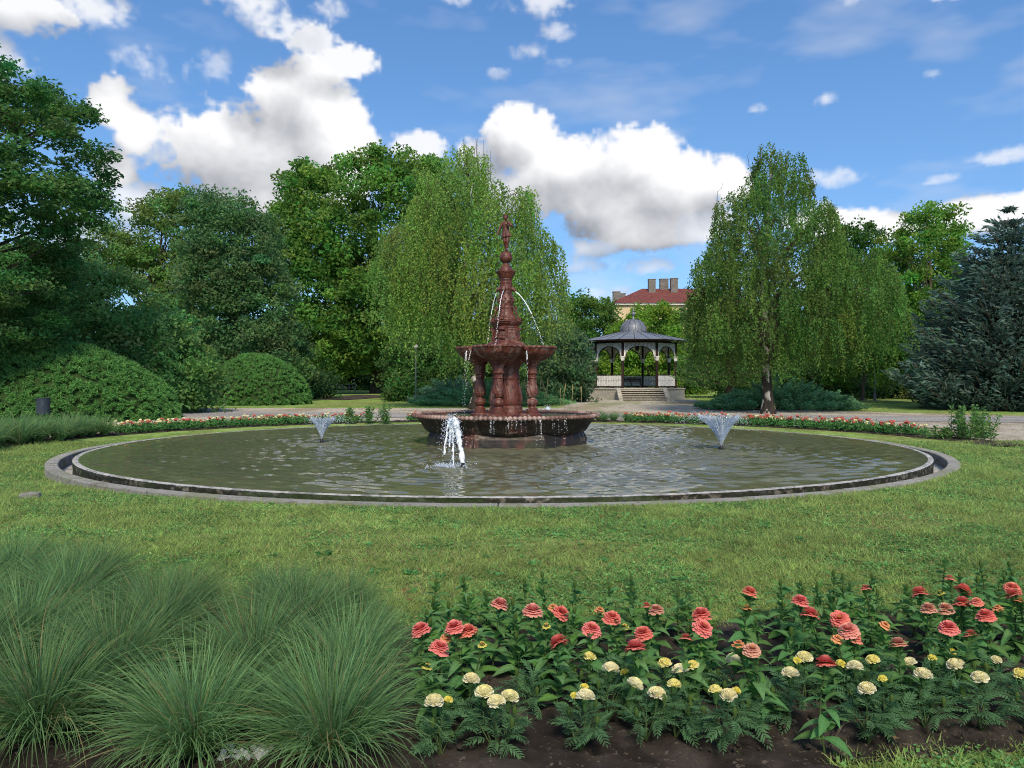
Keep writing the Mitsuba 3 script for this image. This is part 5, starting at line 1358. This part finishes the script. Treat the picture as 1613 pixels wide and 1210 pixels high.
NUM = ('first', 'second', 'third', 'fourth', 'fifth', 'sixth', 'seventh', 'eighth', 'ninth', 'tenth', 'eleventh', 'twelfth', 'thirteenth', 'fourteenth', 'fifteenth', 'sixteenth', 'seventeenth', 'eighteenth', 'nineteenth', 'twentieth', 'twenty-first', 'twenty-second', 'twenty-third', 'twenty-fourth', 'twenty-fifth', 'twenty-sixth', 'twenty-seventh', 'twenty-eighth', 'twenty-ninth', 'thirtieth', 'thirty-first', 'thirty-second', 'thirty-third', 'thirty-fourth', 'thirty-fifth', 'thirty-sixth')
CNT = {0: 'no', 1: 'one', 2: 'two', 3: 'three'}
zp = []
for px, py, k in Z:
    z = {'b': .375, 's': .36, 'o': .33}[k] + .02 * Rf.normal()
    mesh = ZB[Rf.choice(7, p=[.2, .18, .16, .16, .1, .12, .08])] if k == 'b' else ZS[Rf.randint(2)] if k == 's' else ZO
    zp.append((lift(px, py, z), mesh, Rf.uniform(.94, 1.08)))
zplants = []
for g_ in cluster(zp, .17):
    c = np.mean([q[0] for q in g_], 0)
    zplants.append((np.array([c[0] + .02 * Rf.normal(), c[1] + .02 * Rf.normal(), .03]), g_, 0))
for i in range(135):      # leafy plants not yet in flower, mostly at the back of the bed
    for _ in range(60):
        an = Rf.uniform(-10, 25); rd = Rf.choice([14.42, 14.55, 14.75, 15.0, 15.2], p=[.20, .20, .20, .20, .20]) + .10 * Rf.normal()
        b_ = np.array([PX0 + rd * math.sin(math.radians(an)), PY0 - rd * math.cos(math.radians(an)), .03])
        if b_[0] > -.50 and all(np.hypot(*(b_ - q[0])[:2]) > .105 for q in zplants): zplants.append((b_, [], Rf.uniform(.17, .30))); break
def row_of(b_): return np.hypot(b_[0] - PX0, b_[1] - PY0)
def name_rows(plants, cuts, names):
    out = {}
    for ri in range(len(names)):
        sel = sorted([i for i, q in enumerate(plants) if cuts[ri] <= row_of(q[0]) < cuts[ri + 1]], key=lambda i: plants[i][0][0])
        for j, i in enumerate(sel): out[i] = (NUM[min(j, 35)], names[ri])
    return out
zn = name_rows([q for q in zplants if q[1]], (0, 14.6, 15.0, 15.3, 99), ('rear row', 'second row', 'third row', 'front row'))
gn = name_rows([q for q in zplants if not q[1]], (0, 14.5, 14.7, 15.0, 99), ('rear row', 'second row', 'third row', 'front row'))
i1 = i2 = 0
for b_, g_, H in zplants:
    if g_:
        o, r_ = zn[i1]; i1 += 1
        lab = f"coral zinnia with {CNT[len(g_)]} {'bloom' if len(g_) == 1 else 'blooms'}, {o} flowering one from the grass, {r_}"
    else:
        o, r_ = gn[i2]; i2 += 1
        lab = f"leafy zinnia not yet in bloom, {o} such from the grass, {r_}"
    key = thing('zinnia_plant', lab, 'zinnia', 'coral zinnias in the front bed')
    zinnia_plant(key, b_, g_, Rf, H, 10 if g_ else 8)
mp = []
for px, py, k in M:
    z = {'w': .245, 'h': .25, 'Y': .25, 'y': .235, 's': .24}[k] + .012 * Rf.normal()
    mesh = MB[Rf.randint(3)] if k in 'w' else MB[3] if k == 'h' else MY[1] if k == 'Y' else MY[0] if k == 'y' else MB[0]
    mp.append((lift(px, py, z), mesh, Rf.uniform(.95, 1.08) * (.7 if k == 's' else 1)))
mplants = []
for g_ in cluster(mp, .14):
    c = np.mean([q[0] for q in g_], 0)
    mplants.append((np.array([c[0], c[1] - .01, .025]), g_, 0))
for px, py in ((840, 1130), (1180, 1130), (1290, 1120), (1500, 1130), (985, 1110), (1400, 1105)):
    b_ = G(px, py); b_[2] = .025
    if all(np.hypot(*(b_ - q[0])[:2]) > .13 for q in mplants): mplants.append((b_, [], 0))
mn = name_rows(mplants, (0, 15.45, 15.65, 99), ('rear marigold row', 'middle marigold row', 'foremost marigold row'))
for i, (b_, g_, _) in enumerate(mplants):
    o, r_ = mn[i]
    key = thing('marigold_plant', f"feathery marigold with {CNT[len(g_)]} pale {'bloom' if len(g_) == 1 else 'blooms'}, {o} from the grass, {r_}", 'marigold', 'cream marigolds in the front bed')
    marigold_plant(key, b_, g_, Rf, 1.0)

# ---------------------------------------------------------------- the ring bed beyond the pool
def far_flower(seed, col, h):
    R = np.random.RandomState(seed)
    c = R.normal(size=(80, 3)) * [.10, .10, .07] + [0, 0, h * .45]; c[:, 2] = np.abs(c[:, 2])
    m = [cards(c, .085, .045, R, (.042, .098, .032), .3, .6)]
    bl = []
    for k in range(2 if seed % 3 else 1):
        q = np.array([.07 * R.normal(), .07 * R.normal(), h + .03 * R.normal()])
        v, f = ico(.045, q, 1, (1, 1, .65)); v = v + .010 * R.normal(size=v.shape)
        bl.append(P_((v, f, np.tile(np.array(col) * R.uniform(.85, 1.1), (len(v), 1))), 'm_petal'))
        v, f = tube([[0, 0, 0], q], .006, 4); m.append((v, f, np.tile([.045, .08, .025], (len(v), 1))))
    return P_(cat(m), 'm_petal'), bl
FZ = [far_flower(400 + i, (.58, .15, .12), .33) for i in range(5)]
FM = [far_flower(410 + i, (.78, .72, .42), .28) for i in range(4)]
def far_plant(name, lab, cat_, grp, src, tw):
    key = thing(name, lab, cat_, grp)
    put('foliage', src[0], None, key, to_world=tw)
    for b_ in src[1]: put('bloom', b_, None, key, to_world=tw)
def polar(deg, r): return np.array([PX0 + r * math.sin(math.radians(deg)), PY0 - r * math.cos(math.radians(deg)), .03])
Rr = np.random.RandomState(77)
for side_, (a0, a1), lab in (('left', (252, 196), 'far arc of the ring bed left of the fountain'), ('right', (157, 103), 'far arc of the ring bed right of the fountain')):
    m_ = int(abs(a1 - a0) * 1.05)
    for i in range(m_):
        for rr_, kind in ((11.98, 'z'), (12.3, 'm'), (12.58, 'z')):
            if side_ == 'left' and rr_ == 12.58: kind = 'm'
            an = a0 + (a1 - a0) * (i + Rr.uniform(.1, .9)) / m_
            if side_ == 'left' and 199 < an < 208: continue
            if side_ == 'right' and an < 112 and Rr.rand() < .3: continue
            q = polar(an, rr_ + .05 * Rr.normal())
            if kind == 'z': far_plant('zinnia_plant', f'small far coral zinnia in the {lab}', 'zinnia', f'far zinnias {side_} of the fountain', FZ[Rr.randint(5)], pose(q, Rr.uniform(0, 6), 0, Rr.uniform(.8, 1.1)))
            else: far_plant('marigold_plant', f'small far cream marigold in the {lab}', 'marigold', f'far marigolds {side_} of the fountain', FM[Rr.randint(4)], pose(q, Rr.uniform(0, 6), 0, Rr.uniform(.8, 1.1)))
FG = [source('grass', m[:2], 'm_leaf', color=m[2]) for m in (grass_clump(420, .46, .9, 230 + i, 5, .006) for i in range(3))]
for (a0, a1), rows_, lab in (((284, 255), (12.0, 12.5), 'soft green fountain grass in the ring bed in front of the large yew dome'), ((186, 157), (12.0, 12.5), 'green grass in the ring bed between the fountain and the right flowers')):
    m_ = int(abs(a1 - a0) / 1.9)
    for i in range(m_):
        for rr_ in rows_:
            q = polar(a0 + (a1 - a0) * (i + Rr.rand()) / m_, rr_ + .1 * Rr.normal())
            thing('fountain_grass', lab, 'grass clump', f'grass clumps {"left" if a0 > 200 else "right"} in the ring bed', FG[Rr.randint(3)], None, to_world=pose(q, Rr.uniform(0, 6), 0, (1.15 if a0 > 200 else .72) * Rr.uniform(.8, 1.15)))


def tall_weed(lab, q, h, w, nst, seed, name='tall_plant', categ='plant'):
    R = np.random.RandomState(seed); m, st = [], []
    for k in range(nst):
        b0 = np.array(q) + [w * R.normal() * .4, w * R.normal() * .4, 0]; hh_ = h * R.uniform(.6, 1.05)
        t_ = b0 + [.12 * R.normal(), .12 * R.normal(), hh_]
        st.append(tube(stem_curve(b0, t_, R), np.linspace(.011, .005, 6), 5))
        nl = int(hh_ * 42)
        u = np.linspace(.08, 1, nl)[:, None]; a = np.arange(nl) * 2.4
        dv = np.stack([np.cos(a), np.sin(a), .45 + 0 * a], 1)
        c = b0 + (t_ - b0) * u + dv * (.085 * (1.15 - .6 * u))
        m.append(cards(c, .19 * (1.2 - .5 * u[:, 0]), .060, R, (.070, .125, .040), .25, .7, unit(dv)))
    key = thing(name, lab, categ)
    put('stems', cat(st), 'm_stem', key, smooth=50)
    lv = cat(m); put('foliage', lv[:2], 'm_leaf', key, color=lv[2])
for k, (px, py, h, ns, lab) in enumerate(((552, 668, .60, 5, 'upright leafy green plant on the far pool edge, left of three'), (580, 668, .72, 6, 'upright leafy green plant on the far pool edge, middle of three'), (607, 668, .80, 6, 'upright leafy green plant on the far pool edge, nearest the fountain'))):
    tall_weed(lab, G(px, py), h, .30, ns, 500 + k)
tall_weed('large bushy leafy plant with upright shoots among the right ring bed flowers', G(1530, 694), .88, .75, 20, 510)
tall_weed('low broad leafy plant at the left foot of the large bushy plant', G(1478, 692), .34, .45, 14, 511)
tall_weed('small pale weed growing under the litter bin', G(62, 674), .30, .06, 2, 512)
Rk = np.random.RandomState(8)
q0 = A(838, 0, 51)
m = []
for k in range(26):
    b0 = np.array([q0[0] + 1.3 * Rk.normal(), 51 + .4 * Rk.normal(), rise(51)])
    v, f = tube(stem_curve(b0, b0 + [.25 * Rk.normal(), .1 * Rk.normal(), Rk.uniform(1.2, 1.9)], Rk), [.015, .015, .015, .015, .045, .02], 4); m.append((v, f))
scene['m_straw'] = pr((.30, .27, .13), .9, .1)
k_ = thing('plume_grass', 'pale feathery grass plumes at the right end of the left juniper', 'plume grass')
for q in m: put('plume', q, 'm_straw', k_)

# ---------------------------------------------------------------- small things lying about
def pebble(c, s, seed, amp=.25):
    R = np.random.RandomState(seed)
    v, f = ico(1, (0, 0, 0), 3)
    v = v * (1 + amp * (meshkit.fbm(v * 1.6 + seed, 3, seed) - .5) * 2)[:, None]
    v = np.clip(v, -.82, .82)
    return v * s + c, f
q = G(48, 783); q[2] = -.01
thing('lawn_stone', 'brown flat stone lying on the lawn left of the pool kerb', 'stone', None, pebble(q + [0, 0, .03], np.array([.16, .09, .055]), 3), 'm_concrete', smooth=30)
q = G(388, 1199)
g1, g2 = np.meshgrid(np.linspace(-1, 1, 26), np.linspace(-1, 1, 22), indexing='ij')
pp = np.stack([g1, g2, g1 * 0], -1)
zz = .028 * np.abs(meshkit.fbm(pp * 2.2, 4, 5) - .5) * 4 + .030 * np.exp(-((g1 + .75) ** 2 + (g2 - .4) ** 2) / .08)
wb = .3 * (meshkit.fbm(pp * 1.7 + 5, 3, 6) - .5)
V = np.stack([q[0] + (g1 * .095 + wb * .08), q[1] + (g2 * .055 + wb * .06), .025 + zz], -1).reshape(-1, 3)
scene['m_plastic'] = pr((.50, .52, .53), .3, .5)
thing('plastic_scrap', 'crumpled grey white plastic scrap lying at the foot of the grass clumps', 'litter', None, (V, grid_faces(26, 22, False)), 'm_plastic', smooth=True)
q = G(242, 1186)
thing('paper_scrap', 'small white paper scrap under the grass at the lower left', 'litter', None, cat([shift(turn(cbox(-.028, .028, -.008, .008, .03, .034, .001), .5 + .2 * k), (q[0] + .012 * k, q[1] + .006 * k, .004 * k)) for k in range(3)]), 'm_white')
rl = []
Rl = np.random.RandomState(55)
for k in range(26):
    an = Rl.uniform(-14, 14); b_ = polar(an, Rl.uniform(15.3, 16.1)); b_[2] = .055
    V, Fq, C = leaf_mesh(.055, .03, -.1, k)
    a = Rl.uniform(0, 6.28)
    V = np.stack([V[:, 0] * math.cos(a) - V[:, 1] * math.sin(a), V[:, 0] * math.sin(a) + V[:, 1] * math.cos(a), np.abs(V[:, 2])], 1) + b_
    rl.append((V, Fq, np.tile(np.array([[.16, .10, .06], [.22, .17, .12], [.12, .06, .05]][k % 3]), (len(V), 1))))
rl = cat(rl); put('dry_leaves', rl[:2], 'm_paint', None, color=rl[2], label='dry brown leaves scattered on the dark bed soil', kind='stuff')
lu = []
for k in range(900):
    an = Rl.uniform(-22, 22); b_ = polar(an, Rl.uniform(14.5, 16.1)); b_[2] = .045 + .02 * Rl.rand()
    s = .006 + .010 * Rl.rand() ** 2
    v, f = ico(1, (0, 0, 0), 0); v = v * (1 + .25 * Rl.normal(size=(len(v), 1))) * s + b_; lu.append((v, f))
put('soil_crumbs', cat(lu), 'm_soil', None, label='crumbs of soil on the flower bed', kind='stuff')
b0 = G(1302, 1200); b0[2] = .06; b1 = G(1330, 1165); b1[2] = .075
thing('fallen_twig', 'thin dark twig lying on the soil before the right marigolds', 'twig', None, cat([tube(stem_curve(b0, b1, Rl), .004, 5), tube(stem_curve(b0 + (b1 - b0) * .6, b0 + (b1 - b0) * .8 + [.04, .02, .01], Rl), .0025, 5)]), 'm_bark', smooth=50)
